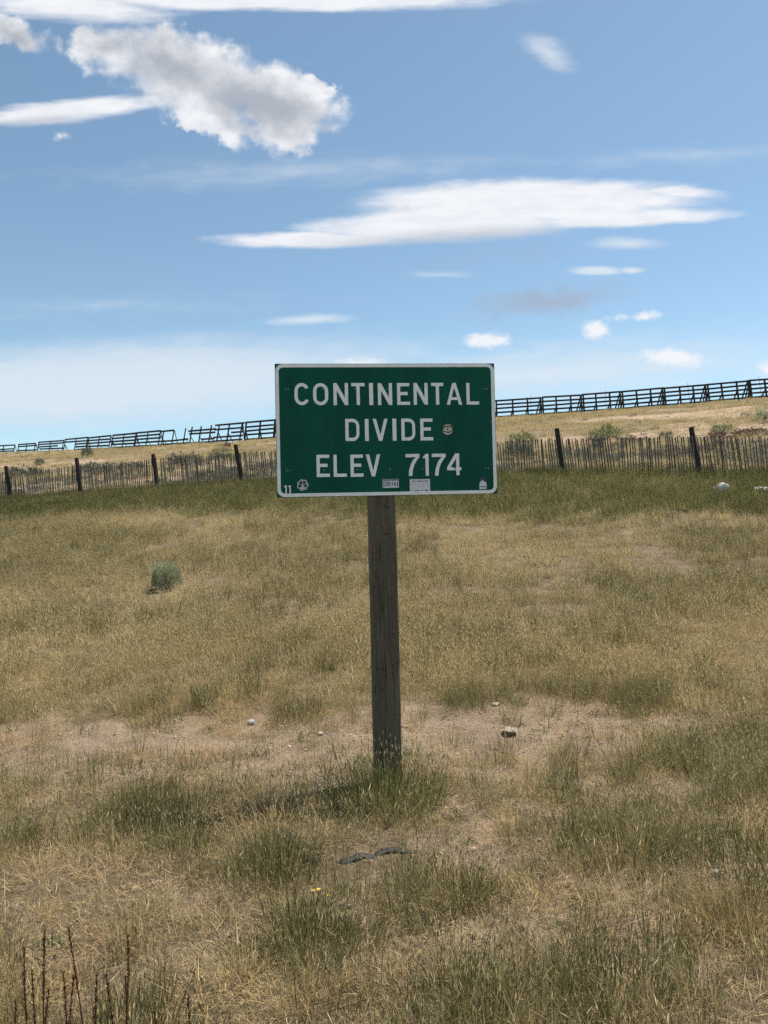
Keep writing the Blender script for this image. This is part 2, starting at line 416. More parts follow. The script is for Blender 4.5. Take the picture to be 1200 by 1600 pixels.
def mat_post():
    m, t = new_mat('weathered_post_timber')
    co = t.n('ShaderNodeTexCoord').outputs['Object']
    g = t.noise(t.v('MULTIPLY', co, (1, 1, .035)), 70, 8, .65)
    g2 = t.noise(t.v('MULTIPLY', co, (1, 1, .10)), 9, 4, .6)
    c = t.ramp(t.m('ADD', t.m('MULTIPLY', g, .6), t.m('MULTIPLY', g2, .4)), [(.3, (.042, .031, .020)), (.48, (.110, .088, .062)), (.6, (.155, .130, .092)), (.75, (.22, .185, .135))])
    # saw marks across the grain
    saw = t.noise(t.v('MULTIPLY', co, (.06, .06, 1)), 120, 3, .6)
    c = t.mix(t.m('MULTIPLY', t.rng(saw, .52, .66), .25), c, (.07, .06, .048, 1))
    # greenish and reddish preservative stains
    st = t.noise(t.v('MULTIPLY', co, (1.5, 1.5, .7)), 4.5, 4, .55)
    c = t.mix(t.rng(st, .52, .68, 0, .55), c, (.10, .115, .075, 1))
    st2 = t.noise(t.v('MULTIPLY', t.v('ADD', co, (3, 5, 9)), (1.5, 1.5, .8)), 5.0, 3, .5)
    c = t.mix(t.rng(st2, .58, .70, 0, .5), c, (.15, .085, .065, 1))
    # checks along the grain
    ck = t.noise(t.v('MULTIPLY', co, (1, 1, .02)), 38, 2, .5)
    ckm = t.rng(t.m('ABSOLUTE', t.m('SUBTRACT', ck, .5)), .0, .018, 1, 0)
    ckm = t.m('MULTIPLY', ckm, t.rng(t.noise(co, 3.0, 2, .5), .5, .6))
    c = t.mix(t.m('MULTIPLY', ckm, .85), c, (.018, .014, .011, 1))
    b = t.n('ShaderNodeBsdfPrincipled', {'Base Color': c, 'Roughness': .9, 'Specular IOR Level': .2})
    h = t.m('SUBTRACT', t.m('ADD', g, t.m('MULTIPLY', saw, .5)), ckm)
    bn = t.n('ShaderNodeBump', {'Strength': .9, 'Distance': .006, 'Height': h})
    t.t.links.new(bn.outputs[0], b.inputs['Normal'])
    finish(t, b.outputs[0])
    return m
M['post'] = mat_post()

# ------------------------------------------------------------------ the ground, one sheet out to the horizon
def build_ground():
    a = np.concatenate([np.radians(np.linspace(-180, -42, 30)[:-1]), np.radians(np.linspace(-42, 42, 400)), np.radians(np.linspace(42, 180, 30)[1:])])
    r = np.concatenate([[0.02], np.geomspace(.6, 1.8, 14)[:-1], np.geomspace(1.8, 240, 560)[:-1], np.geomspace(240, 9000, 40)])
    A, RR = np.meshgrid(a, r)
    X, Y = np.sin(A) * RR, np.cos(A) * RR
    Z = z_at(X, Y)
    Z = np.where(Y < 1.0, Z * sstep(Y, 0, 1) if False else Z, Z)
    na, nr = len(a), len(r)
    V = np.stack([X, Y, Z], -1).reshape(-1, 3)
    i, j = np.meshgrid(np.arange(nr - 1), np.arange(na - 1), indexing='ij')
    k = (i * na + j).ravel()
    fc = np.stack([k, k + 1, k + na + 1, k + na], -1)[:, ::-1]
    me = bpy.data.meshes.new('ground')
    me.vertices.add(len(V)); me.vertices.foreach_set('co', V.ravel())
    me.loops.add(fc.size); me.loops.foreach_set('vertex_index', fc.ravel().astype(np.int32))
    me.polygons.add(len(fc)); me.polygons.foreach_set('loop_start', (np.arange(len(fc)) * 4).astype(np.int32))
    me.update(); me.validate()
    me.polygons.foreach_set('use_smooth', [True] * len(me.polygons))
    ca = me.color_attributes.new('cover', 'FLOAT_COLOR', 'POINT')
    cv = np.zeros((len(V), 4)); cv[:, 3] = 1
    cv[:, 0] = bare(V[:, 0], V[:, 1]); cv[:, 1] = lush(V[:, 0], V[:, 1])
    ca.data.foreach_set('color', cv.ravel())
    tag(link('ground', me, None, M['ground']), kind='structure')
build_ground()

# ------------------------------------------------------------------ the road sign
def curve_mesh(polys, depth):
    """filled flat outlines (outer + holes) with a thickness"""
    cu = bpy.data.curves.new('outline', 'CURVE'); cu.dimensions = '2D'; cu.fill_mode = 'BOTH'; cu.extrude = depth / 2
    for pl in polys:
        sp = cu.splines.new('POLY'); sp.points.add(len(pl) - 1); sp.use_cyclic_u = True
        for q, (x, y) in zip(sp.points, pl): q.co = (x, y, 0, 1)
    o = bpy.data.objects.new('outline', cu)
    me = bpy.data.meshes.new_from_object(o)
    bpy.data.objects.remove(o); bpy.data.curves.remove(cu)
    me.materials.clear()
    return me

def text_mesh(s, size, depth):
    cu = bpy.data.curves.new('text', 'FONT'); cu.body = s; cu.size = size; cu.extrude = depth / 2
    cu.align_x = 'CENTER'; cu.align_y = 'CENTER'; cu.offset = size * .012
    o = bpy.data.objects.new('text', cu)
    me = bpy.data.meshes.new_from_object(o)
    bpy.data.objects.remove(o); bpy.data.curves.remove(cu)
    me.materials.clear()
    return me

def arc(cx, cy, rx, ry, a0, a1, n=10):
    return [(cx + rx * math.cos(R(a0 + (a1 - a0) * k / n)), cy + ry * math.sin(R(a0 + (a1 - a0) * k / n))) for k in range(n + 1)]

def rrect(w, h, r, n=8):
    x, y = w / 2 - r, h / 2 - r
    return arc(x, y, r, r, 0, 90, n) + arc(-x, y, r, r, 90, 180, n) + arc(-x, -y, r, r, 180, 270, n) + arc(x, -y, r, r, 270, 360, n)

def glyph(ch, w, s=.147):
    """outline of a letter, height 1, width w, stroke s, origin bottom left"""
    if ch == 'I': return [[(0, 0), (w, 0), (w, 1), (0, 1)]]
    if ch == 'L': return [[(0, 0), (w, 0), (w, s), (s, s), (s, 1), (0, 1)]]
    if ch == 'T':
        c = w / 2
        return [[(c - s / 2, 0), (c + s / 2, 0), (c + s / 2, 1 - s), (w, 1 - s), (w, 1), (0, 1), (0, 1 - s), (c - s / 2, 1 - s)]]
    if ch == 'E':
        m0, m1 = .5 - s / 2 + .02, .5 + s / 2 + .02
        return [[(0, 0), (w, 0), (w, s), (s, s), (s, m0), (w * .83, m0), (w * .83, m1), (s, m1), (s, 1 - s), (w * .97, 1 - s), (w * .97, 1), (0, 1)]]
    if ch == 'N':
        return [[(0, 0), (s, 0), (s, .66), (w - s * 1.02, 0), (w, 0), (w, 1), (w - s, 1), (w - s, .34), (s * 1.02, 1), (0, 1)]]
    if ch == 'V':
        c = w / 2
        return [[(c - s * .52, 0), (c + s * .52, 0), (w, 1), (w - s * 1.05, 1), (c, .26), (s * 1.05, 1), (0, 1)]]
    if ch == 'A':
        c = w / 2; b = .22
        xl = lambda y: (c - s * .55) * y
        o = [(0, 0), (s * 1.05, 0), (s * 1.05 + xl(b) * .72, b), (w - s * 1.05 - xl(b) * .72, b), (w - s * 1.05, 0), (w, 0), (c + s * .55, 1), (c - s * .55, 1)]
        y0 = b + s * .85
        e = s * 1.05 + xl(y0) * .80
        return [o, [(e, y0), (w - e, y0), (c, .80)]]
    if ch == 'D':
        ro, q = .30, w
        o = [(0, 0), (q - ro, 0)] + arc(q - ro, ro * 1.1, ro, ro * 1.1, -90, 0)[1:] + arc(q - ro, 1 - ro * 1.1, ro, ro * 1.1, 0, 90) + [(0, 1)]
        ri = ro - s * .95
        i = [(s, s), (q - ro, s)] + arc(q - ro, ro * 1.1, ri + .01, ro * 1.1 - s, -90, 0)[1:] + arc(q - ro, 1 - ro * 1.1, ri + .01, ro * 1.1 - s, 0, 90) + [(s, 1 - s)]
        return [o, i]
    if ch == 'O':
        rx, ry = w / 2, .36
        o = arc(rx, 1 - ry, rx, ry, 0, 180, 16) + arc(rx, ry, rx, ry, 180, 360, 16)
        i = arc(rx, 1 - ry, rx - s, ry - s, 0, 180, 16) + arc(rx, ry, rx - s, ry - s, 180, 360, 16)
        return [o, i]
    if ch == 'C':
        rx, ry = w / 2 * 1.02, .36
        o = arc(rx, 1 - ry, rx, ry, 22, 180, 16) + arc(rx, ry, rx, ry, 180, 338, 16)
        i = arc(rx, ry, rx - s, ry - s, 332, 180, 16) + arc(rx, 1 - ry, rx - s, ry - s, 180, 28, 16)
        return [o + i]
    if ch == '7':
        return [[(w * .20, 0), (w * .20 + s * 1.1, 0), (w * .24 + s * 1.1, .24), (w * .36 + s * 1.08, .5), (w * .62 + s * .95, .74), (w, 1 - s * .95), (w, 1), (0, 1), (0, 1 - s), (w - s * 1.15, 1 - s), (w * .50, .70), (w * .34, .48), (w * .235, .26)]]
    if ch == '1':
        return [[(w - s, 0), (w, 0), (w, 1), (w - s * .85, 1), (w - s * 1.25, .93), (0, .885), (0, .80), (w - s, .80)]]
    if ch == '4':
        x1 = w * .86
        o = [(x1 - s, 0), (x1, 0), (x1, .23), (w, .23), (w, .23 + s * .9), (x1, .23 + s * .9), (x1, 1), (x1 - s * 1.25, 1), (0, .23 + s * .95), (0, .23), (x1 - s, .23)]
        i = [(s * 1.05, .23 + s * .9), (x1 - s, .23 + s * .9), (x1 - s, .77)]
        return [o, i]

def build_sign():
    W_, H_, T_ = 1.524, .914, .004
    base = at(606, 1226, 5.36); base.z = float(z_at(base.x, base.y))
    root = empty('road_sign', (base.x, base.y, base.z))
    root.rotation_euler = (0, 0, R(5.5))
    tag(root, 'green roadside elevation sign with white lettering on one thick weathered wooden post', 'road sign')
    top = 2.908 - base.z
    cz = top - H_ / 2
    yb = -.075                                   # the board hangs on the post's front face
    cx = .045
    # post, with a drilled hole and split arris
    bm = bmesh.new()
    rngp = random.Random(4)
    pw, pd, ph = .188, .14, top - .02
    rows = 46
    ring = [(-.5, -.5 + .05), (-.5 + .035, -.5), (-.2, -.5), (.2, -.5), (.5 - .035, -.5), (.5, -.5 + .05), (.5, .45), (.465, .5), (-.465, .5), (-.5, .45)]
    prev = None
    for k in range(rows + 1):
        z = -.35 + (ph + .35) * k / rows
        vs = []
        for qi, (x, y) in enumerate(ring):
            j = .0012
            vs.append(bm.verts.new((x * pw + rngp.uniform(-j, j) + .0015 * math.sin(z * 2.1), y * pd + rngp.uniform(-j, j), z)))
        if prev:
            for q in range(len(ring)):
                bm.faces.new((prev[q], prev[(q + 1) % len(ring)], vs[(q + 1) % len(ring)], vs[q]))
        else: bm.faces.new(vs[::-1])
        prev = vs
    bm.faces.new(prev)
    pm = bm_mesh(bm, 'post')
    post = link('post', pm, root, M['post'])
    cb = bmesh.new()
    bmesh.ops.create_cone(cb, cap_ends=True, segments=24, radius1=.0135, radius2=.0135, depth=.12)
    bmesh.ops.scale(cb, vec=(1, 2.0, 1), verts=cb.verts)
    cut = link('cutter', bm_mesh(cb, 'cutter'))
    cut.rotation_euler = (R(90), 0, 0)
    bpy.context.view_layer.update()
    hz = .235
    cut.matrix_world = root.matrix_world @ Matrix.Translation((-.042, -.07, hz)) @ Matrix.Rotation(R(90), 4, 'X')
    md = post.modifiers.new('hole', 'BOOLEAN'); md.operation = 'DIFFERENCE'; md.object = cut; md.solver = 'EXACT'
    bpy.context.view_layer.update()
    dg = bpy.context.evaluated_depsgraph_get()
    nm = bpy.data.meshes.new_from_object(post.evaluated_get(dg))
    post.modifiers.clear(); post.data = nm
    if not nm.materials: nm.materials.append(M['post'])
    bpy.data.objects.remove(cut)
    # knots and old nail holes
    for (x, z, r) in ((.02, 1.72, .0075), (.0, 1.35, .006), (-.035, 1.41, .004), (.058, 1.03, .006), (-.055, .80, .005), (-.03, .66, .006), (-.04, .50, .005), (.005, .31, .006), (.02, 2.03 - .12, .006), (.045, 1.90, .005), (-.05, 1.55, .004), (.03, .72, .004)):
        kb = bmesh.new()
        bmesh.ops.create_uvsphere(kb, u_segments=10, v_segments=6, radius=r)
        bmesh.ops.scale(kb, vec=(1, .35, 1.25), verts=kb.verts)
        o = link('knot', bm_mesh(kb, 'knot', True), root, M['ink']); o.location = (x, -pd / 2 - .0005, z)
    # stringers behind the board
    for z in (cz + .275, cz - .285):
        o = link('stringer', bm_mesh(box_bm(1.40, .022, .07, .003), 'stringer'), root, M['alu']); o.location = (cx, yb + .0135, z)
    bd = link('panel', bm_mesh(box_bm(W_, T_, H_, .0012), 'panel'), root, M['green'])
    bd.location = (cx, yb, cz)
    fy = yb - T_ / 2
    ROT = Matrix.Rotation(R(90), 4, 'X')
    def put(name, me, x, z, mat, lift=.0006, parent=root, label=None):
        me.transform(ROT)
        o = link(name, me, parent, mat)
        o.location = (x, fy - lift, z) if parent is root else (x, -lift, z)
        if label: o['label'] = label
        return o
    def loc(zx, zy, ):
        """photo crop coordinates (sign zoom) to board coordinates"""
        v = .5
        for _ in range(4):
            xl, xr = 50 + 17 * v, 1111 + 21 * v
            u = (zx - xl) / (xr - xl)
            yt, yb_ = 70 - 19 * u, 711 - 42 * u
            v = (zy - yt) / (yb_ - yt)
        return cx + (u - .5) * W_, cz + (.5 - v) * H_
    # border
    o_, i_ = rrect(W_ - .006, H_ - .006, .050), rrect(W_ - .052, H_ - .052, .030)
    put('border', curve_mesh([o_, i_], .0012), cx, cz, M['white'])
    rows_ = [
        (.152, [('C', 145, 213, 214), ('O', 233, 305, 213), ('N', 330, 400, 211), ('T', 416, 480, 209), ('I', 501, 520, 208), ('N', 543, 612, 207), ('E', 636, 698, 205), ('N', 716, 785, 203), ('T', 803, 862, 201), ('A', 877, 953, 200), ('L', 975, 1037, 198)]),
        (.152, [('D', 388, 455, 381), ('I', 482, 500, 380), ('V', 520, 592, 378), ('I', 615, 634, 376), ('D', 658, 725, 374), ('E', 750, 812, 372)]),
        (.152, [('E', 252, 315, 555), ('L', 333, 396, 553), ('E', 414, 476, 551), ('V', 488, 558, 548), ('7', 680, 748, 542), ('1', 765, 792, 540), ('7', 808, 876, 538), ('4', 882, 952, 535)]),
        (.060, [('1', 99, 112, 672), ('1', 118, 131, 672)])]
    for hgt, row in rows_:
        for ch, x0, x1, yc in row:
            xa, za = loc(x0, yc); xb, zb = loc(x1, yc)
            w = (xb - xa) / hgt
            me = curve_mesh([[(x * hgt, (y - .5) * hgt) for x, y in pl] for pl in glyph(ch, w)], .0012)
            put('letter' if ch.isalpha() else 'numeral', me, xa, (za + zb) / 2, M['white'])
    # bolts: pairs near the corners, singles along the stringers
    bb = bmesh.new(); bmesh.ops.create_uvsphere(bb, u_segments=12, v_segments=6, radius=.0075); bmesh.ops.scale(bb, vec=(1, .45, 1), verts=bb.verts)
    bme = bm_mesh(bb, 'bolt', True); bme.materials.append(M['bolt'])
    for zx, zy in ((102, 193), (115, 193), (1061, 174), (1075, 174), (111, 581), (125, 581), (1072, 549), (1086, 549), (278, 189), (435, 185), (592, 181), (750, 178), (288, 575), (447, 570), (605, 564), (762, 560), (920, 553)):
        x, z = loc(zx, zy)
        o = link('bolt', bme, root); o.location = (x, fy - .0015, z)
    # stickers
    x, z = loc(884, 370)
    c = put('sticker', curve_mesh([arc(0, 0, .0385, .0385, 0, 357, 40)], .0008), x, z, M['cream'], label='round cream sticker with a dark eye shape')
    put('sticker_print', curve_mesh([arc(0, 0, .036, .026, 0, 357, 32), arc(0, 0, .031, .017, 0, 357, 32)], .0006), 0, .002, M['ink'], .0008, c)
    put('sticker_print', curve_mesh([[(-.004, -.011), (.004, -.011), (.004, .002), (-.004, .002)]], .0006), 0, 0, M['ink'], .0008, c)
    put('sticker_print', curve_mesh([arc(0, .009, .005, .005, 0, 345, 14)], .0006), 0, 0, M['ink'], .0008, c)
    put('sticker_print', curve_mesh([arc(0, 0, .0385, .0385, 0, 357, 40), arc(0, 0, .0365, .0365, 0, 357, 40)], .0006), 0, 0, M['ink'], .0008, c)
    x, z = loc(187, 648)
    pts = []
    for k in range(72):
        a = k * 5; r_ = .0385 * (1 + .06 * math.cos(R(a * 7)))
        pts.append((r_ * math.cos(R(a)), r_ * math.sin(R(a))))
    c = put('sticker', curve_mesh([pts], .0008), x, z, M['silver'], label='silver badge shaped sticker with scalloped rim')
    star = []
    for k in range(10):
        r_ = .030 if k % 2 == 0 else .013
        star.append((r_ * math.sin(R(k * 36)), r_ * math.cos(R(k * 36))))
    for k in range(5):
        a = R(k * 72 + 36)
        put('sticker_print', curve_mesh([[(.010 * math.sin(a - .5), .010 * math.cos(a - .5)), (.029 * math.sin(a - .42), .029 * math.cos(a - .42)), (.030 * math.sin(a), .030 * math.cos(a)), (.029 * math.sin(a + .42), .029 * math.cos(a + .42)), (.010 * math.sin(a + .5), .010 * math.cos(a + .5))][::-1]], .0006), 0, 0, M['ink'] if k in (1, 3, 0, 4) else M['alu'], .0008, c)
    x, z = loc(608, 632)
    c = put('sticker', curve_mesh([rrect(.112, .060, .003)], .0008), x, z, M['sticker'], label='small white sticker printed 2016')
    put('sticker_print', text_mesh('2016', .040, .0006), 0, -.004, M['ink'], .0008, c)
    put('sticker_print', curve_mesh([[(-.053, .020), (.053, .020), (.053, .027), (-.053, .027)]], .0006), 0, 0, M['ink'], .0008, c)
    for sx in (-1, 1): put('sticker_print', curve_mesh([[(sx * .047 - .003, -.024), (sx * .047 + .003, -.024), (sx * .047 + .003, .012), (sx * .047 - .003, .012)]], .0006), 0, 0, M['ink'], .0008, c)
    x, z = loc(750, 640)
    c = put('sticker', curve_mesh([rrect(.142, .092, .002)], .0008), x, z, M['sticker'], label='plain pale sticker with small handwriting at the top and bottom')
    rs = random.Random(9)
    for (y0, xs) in ((.031, [(-.050, .018), (-.024, .012), (-.008, .020), (.018, .010), (.032, .020)]), (-.033, [(-.034, .026), (.006, .010), (.036, .020)])):
        for x0, wd in xs:
            n = max(3, int(wd / .004)); up = [(x0 + wd * k / n, y0 + rs.uniform(.001, .006)) for k in range(n + 1)]
            dn = [(x0 + wd * k / n, y0 - rs.uniform(.0005, .004)) for k in range(n, -1, -1)]
            put('sticker_print', curve_mesh([dn[::-1] + up[::-1]], .0005), 0, 0, M['ink'], .0008, c)
    put('sticker_print', curve_mesh([[(.050, .004), (.054, .004), (.054, .020), (.050, .020)]], .0005), 0, 0, M['silver'], .0008, c)
    x, z = loc(1059, 622)
    c = put('sticker', curve_mesh([rrect(.055, .086, .003)], .0008), x, z, M['navy'], label='navy sticker with a white mountain')
    put('sticker_print', curve_mesh([[(-.025, -.040), (.025, -.040), (.025, .004), (.012, .014), (.008, .010), (-.002, .027), (-.009, .016), (-.014, .018), (-.025, .000)]], .0006), 0, 0, M['sticker'], .0008, c)
    put('sticker_print', curve_mesh([[(-.020, -.026), (.020, -.026), (.020, -.021), (-.020, -.021)]], .0006), 0, 0, M['navy'], .0014, c)
    return base
SIGN_BASE = build_sign()

# ------------------------------------------------------------------ lath fence at the foot of the hill
def round_post(h, r, seed, sink=.4):
    rr = random.Random(seed); bm = bmesh.new(); prev = None; n = 11
    rows = 9
    for k in range(rows + 1):
        z = -sink + (h + sink) * k / rows
        rad = r * (1.06 - .16 * k / rows)
        vs = [bm.verts.new((rad * (1 + rr.uniform(-.07, .07)) * math.cos(q * 2 * math.pi / n), rad * (1 + rr.uniform(-.07, .07)) * math.sin(q * 2 * math.pi / n), z + (rr.uniform(-.015, .015) if k == rows else 0))) for q in range(n)]
        if prev:
            for q in range(n): bm.faces.new((prev[q], prev[(q + 1) % n], vs[(q + 1) % n], vs[q]))
        prev = vs
    bm.faces.new(prev)
    return bm_mesh(bm, 'post')

def build_lath_fence():
    p0 = at(8, 783, fence_depth(8))
    root = empty('lath_fence', (p0.x, p0.y, float(z_at(p0.x, p0.y))))
    tag(root, 'low slatted lath fence with wire and leaning dark posts at foot of hill', 'fence')
    inv = Matrix.Translation(-root.location)
    cols = [-90] + FP_X + [1310]
    P = []
    for c in cols:
        c += 9
        d = fence_depth(c); q = at(c, 760, d)
        P.append(Vector((q.x, q.y, float(z_at(q.x, q.y)))))
    rr = random.Random(5)
    meshes = [round_post(1.45, .085, s) for s in (1, 2, 3)]
    leans = [7.5, 6.5, 6.0, 7.0, 8.5, 7, 7, 7, 7.5, 7]
    hts = [1.0, 1.0, 1.04, .97, 1.04, 1, 1, 1.06, 1.03, 1]
    for k, p in enumerate(P):
        o = link('post', meshes[k % 3], root, M['fpost'])
        o.location = p - root.location
        o.rotation_euler = (R(rr.uniform(-2, 3)), -R(leans[k]), rr.uniform(0, .3))
        o.scale = (1.0, 1.0, hts[k])
    slats = []
    for s in range(4):
        q = random.Random(50 + s); bm = bmesh.new(); prev = None
        for k in range(4):
            z = 1.2 * k / 3; wd = .0175 * q.uniform(.85, 1.15); off = q.uniform(-.006, .006)
            vs = [bm.verts.new((off + sx * wd, sy * .0045, z)) for sx, sy in ((-1, -1), (1, -1), (1, 1), (-1, 1))]
            if prev:
                for e in range(4): bm.faces.new((prev[e], prev[(e + 1) % 4], vs[(e + 1) % 4], vs[e]))
            else: bm.faces.new(vs[::-1])
            prev = vs
        bm.faces.new(prev)
        me = bm_mesh(bm, 'slat'); me.materials.append(M['lath']); slats.append(me)
    # walk the line
    seg = [(P[k + 1] - P[k]).length for k in range(len(P) - 1)]
    tot = sum(seg); n = int(tot / .081); wires = [[] for _ in range(5)]; rest = []
    for i in range(n):
        s = tot * (i + .5 + rr.uniform(-.2, .2)) / n
        k = 0
        while k < len(seg) - 1 and s > seg[k]: s -= seg[k]; k += 1
        f = s / seg[k]; p = P[k].lerp(P[k + 1], f)
        ang = math.atan2(P[k + 1].y - P[k].y, P[k + 1].x - P[k].x)
        sag = -.05 * math.sin(f * math.pi)
        p = Vector((p.x, p.y - .07, float(z_at(p.x, p.y))))
        lean = 4.0 + rr.gauss(0, .9) + 2.5 * math.sin(f * 2 * math.pi) + 1.5 * math.sin(i * .13)
        hsc = rr.uniform(.97, 1.03) + (rr.uniform(-.10, .04) if rr.random() < .10 else 0)
        m = Matrix.Translation(p - root.location + Vector((0, 0, .02 + sag))) @ Matrix.Rotation(ang + rr.uniform(-.35, .35), 4, 'Z') @ Matrix.Rotation(-R(lean), 4, 'Y') @ Matrix.Rotation(R(rr.uniform(-2, 4)), 4, 'X') @ Matrix.Diagonal((rr.uniform(.85, 1.1), 1, hsc, 1))
        me = slats[rr.randrange(4)]
        col = 600 + F * p.x / p.y
        if 455 < col < 745 or col < -14 or col > 1214: rest.append((me, m))      # behind the sign or out of the picture
        elif rr.random() > .03: link('slat', me, root).matrix_local = m
        for w in range(5):
            h = .12 + .24 * w
            wires[w].append((p.x - root.location.x - math.sin(R(lean)) * h, p.y - root.location.y - .012 + (.012 if i % 2 else 0), p.z - root.location.z + sag + h + .006 * math.sin(i * 1.7 + w)))
    bm = bmesh.new()
    for me, m in rest:
        c = me.copy(); c.transform(m); bm.from_mesh(c); bpy.data.meshes.remove(c)
    tag(link('slats', bm_mesh(bm, 'slats'), root, M['lath']), kind='stuff')
    for w in wires:
        V, Fc = [], []
        for k, q in enumerate(w):
            for e in range(4):
                a = e * math.pi / 2; V.append((q[0], q[1] + .003 * math.cos(a), q[2] + .003 * math.sin(a)))
            if k:
                b = (k - 1) * 4
                for e in range(4): Fc.append((b + e, b + (e + 1) % 4, b + 4 + (e + 1) % 4, b + 4 + e))
        link('wire', mesh_from(V, Fc, 'wire'), root, M['wire'])
build_lath_fence()

# ------------------------------------------------------------------ timber snow fences on the crest
def crest(px):
    """point of the crest line in a photo column"""
    u0 = ray(px, 670); u = u0.x / u0.y
    k = int(np.clip(np.searchsorted(CU, u) - 1, 0, len(CU) - 2))
    f = (u - CU[k]) / (CU[k + 1] - CU[k])
    y = float(np.interp(u, CU, CPTS[:, 1]))
    return Vector((u * y, y, float(z_at(u * y, y))))

def unit_board():
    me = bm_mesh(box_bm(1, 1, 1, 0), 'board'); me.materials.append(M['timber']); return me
BOARD = unit_board()

def bar(name, a, b, w, t, parent, up=Vector((0, 1, 0))):
    """a straight timber from a to b, w by t in section"""
    d = b - a; L = d.length; x = d.normalized()
    y = (up - x * up.dot(x)).normalized(); z = x.cross(y)
    o = link(name, BOARD, parent)
    m = Matrix((x * L, y * t, z * w)).transposed().to_4x4()
    m.translation = (a + b) / 2 - parent.location
    o.matrix_local = m
    return o

frr = random.Random(12)
def fence_panel(root, x0, x1, H=2.35, rails=(0, 1, 2, 3, 4), ups=(0, .5, 1.0), cut=None, rods=(), sink=0.0, over=0.0, double_end=True, part=None):
    a, b = crest(x0), crest(x1)
    a.z -= sink; b.z -= sink
    al = (b - a).normalized()
    nrm = Vector((-al.y, al.x, 0)).normalized()          # away from the viewer
    upv = nrm.cross(al) * -1
    if upv.z < 0: upv = -upv
    L = (b - a).length
    lean = .16
    def pt(s, h, back=0.0):
        return a + al * (s * L) + upv * h + nrm * (h * lean + back)
    zs = [.20 + (H - .26) * k / 4 for k in range(5)]
    TK = min(1.5, max(1.1, a.y / 95.0))
    for k in rails:
        s0, s1 = frr.uniform(-.012, .004), 1 + frr.uniform(-.004, .012)
        if part and k in part: s0, s1 = part[k]
        j = frr.uniform(-.05, .05); j2 = frr.uniform(-.05, .05)
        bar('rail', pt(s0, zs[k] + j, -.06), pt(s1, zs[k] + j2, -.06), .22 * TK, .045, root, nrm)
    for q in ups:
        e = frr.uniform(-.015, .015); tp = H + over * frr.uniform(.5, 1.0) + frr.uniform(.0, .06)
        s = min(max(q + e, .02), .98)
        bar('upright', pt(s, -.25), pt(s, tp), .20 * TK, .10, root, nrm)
        # braces behind run back down to the ground, a little to the left
        sh = frr.uniform(.42, .56) if q < .9 else .97
        dx = -.75 if q > .9 else -.42
        bt = pt(s, H * sh, .06); bb_ = a + al * (s * L + dx) + nrm * 1.35
        bb_.z -= .06
        bar('brace', bb_, bt, .18, .08, root, nrm)
        if q > .9 and double_end:
            bt = pt(s, H * .72, .10); bb_ = a + al * (s * L + dx + .45) + nrm * 1.35; bb_.z -= .06
            bar('brace', bb_, bt, .16, .07, root, nrm)
    for q in rods:
        bar('steel_rod', pt(q, -.2, .12), pt(q, H + .42, .12), .035, .035, root, nrm)

def fence_root(px, label):
    p = crest(px); r_ = empty('snow_fence', p)
    return tag(r_, label, 'fence', 'timber snow fences on the ridge')

fr = fence_root(-12, 'short low end of timber snow fence at the left edge of the ridge')
fence_panel(fr, -40, -16, 1.9, rails=(2, 3, 4), sink=.35, double_end=False)
fence_panel(fr, -14, 21, 2.2, rails=(0, 1, 2, 4), sink=.25, double_end=False)
fr = fence_root(26, 'small isolated snow fence panel missing a lower board, second from left on the ridge')
fence_panel(fr, 26, 53, 2.3, rails=(0, 1, 3, 4), sink=.25, part={1: (.0, 1.12), 3: (.0, 1.1)}, double_end=False)
fr = fence_root(57, 'snow fence panel with ragged right end, standing alone between gaps on the left ridge')
fence_panel(fr, 57, 97, 2.5, rails=(0, 1, 2, 3, 4), sink=.2, part={1: (.1, 1.04), 2: (0, .80), 0: (0, .9)}, double_end=False)
fr = fence_root(98, 'long broken run of timber snow fence on the ridge left of the road sign')
fence_panel(fr, 98, 134, 2.6, rails=(0, 1, 2, 3, 4), sink=.1, part={1: (.5, 1), 0: (.55, 1), 2: (.5, 1)})
fence_panel(fr, 134, 170, 2.6, sink=.15, part={2: (0, 1.1)})
fence_panel(fr, 172, 209, 2.6, sink=.1)
fence_panel(fr, 209, 247, 2.6, rails=(0, 1, 2, 3, 4), sink=.05, part={2: (0, 1.05), 3: (0, .98)})
fence_panel(fr, 247, 268, 2.4, rails=(0, 1, 4), ups=(.22, .96), double_end=False)
fence_panel(fr, 268, 293, 2.4, rails=(0, 1), ups=(.70,), double_end=False)
fence_panel(fr, 293, 334, 2.0, rails=(0, 1, 3, 4), ups=(.06, .42, .80), over=.62, part={1: (.5, 1.0), 3: (0, 1.0), 4: (-.05, 1.0)}, double_end=False)
fence_panel(fr, 332, 378, 2.5, rails=(0, 1, 2, 3, 4), ups=(.12, .50, .92), part={2: (.60, 1), 4: (0, 1)})
fence_panel(fr, 381, 428, 2.5, part={3: (0, .95), 1: (0, .97)})
fr = fence_root(432, 'long sound run of timber snow fence climbing the ridge right of the road sign')
xs = [432, 488, 545, 603, 661, 718, 775, 848, 912, 973, 1040, 1108, 1175, 1243]
for k in range(len(xs) - 1):
    fence_panel(fr, xs[k] + .5, xs[k + 1], 2.5, ups=(0.02, .36, .70, .985), rods={6: (.77,), 8: (.60,), 10: (.58,), 12: (.25,)}.get(k, ()),
                part={7: {1: (.0, .95)}, 5: {}}.get(k))

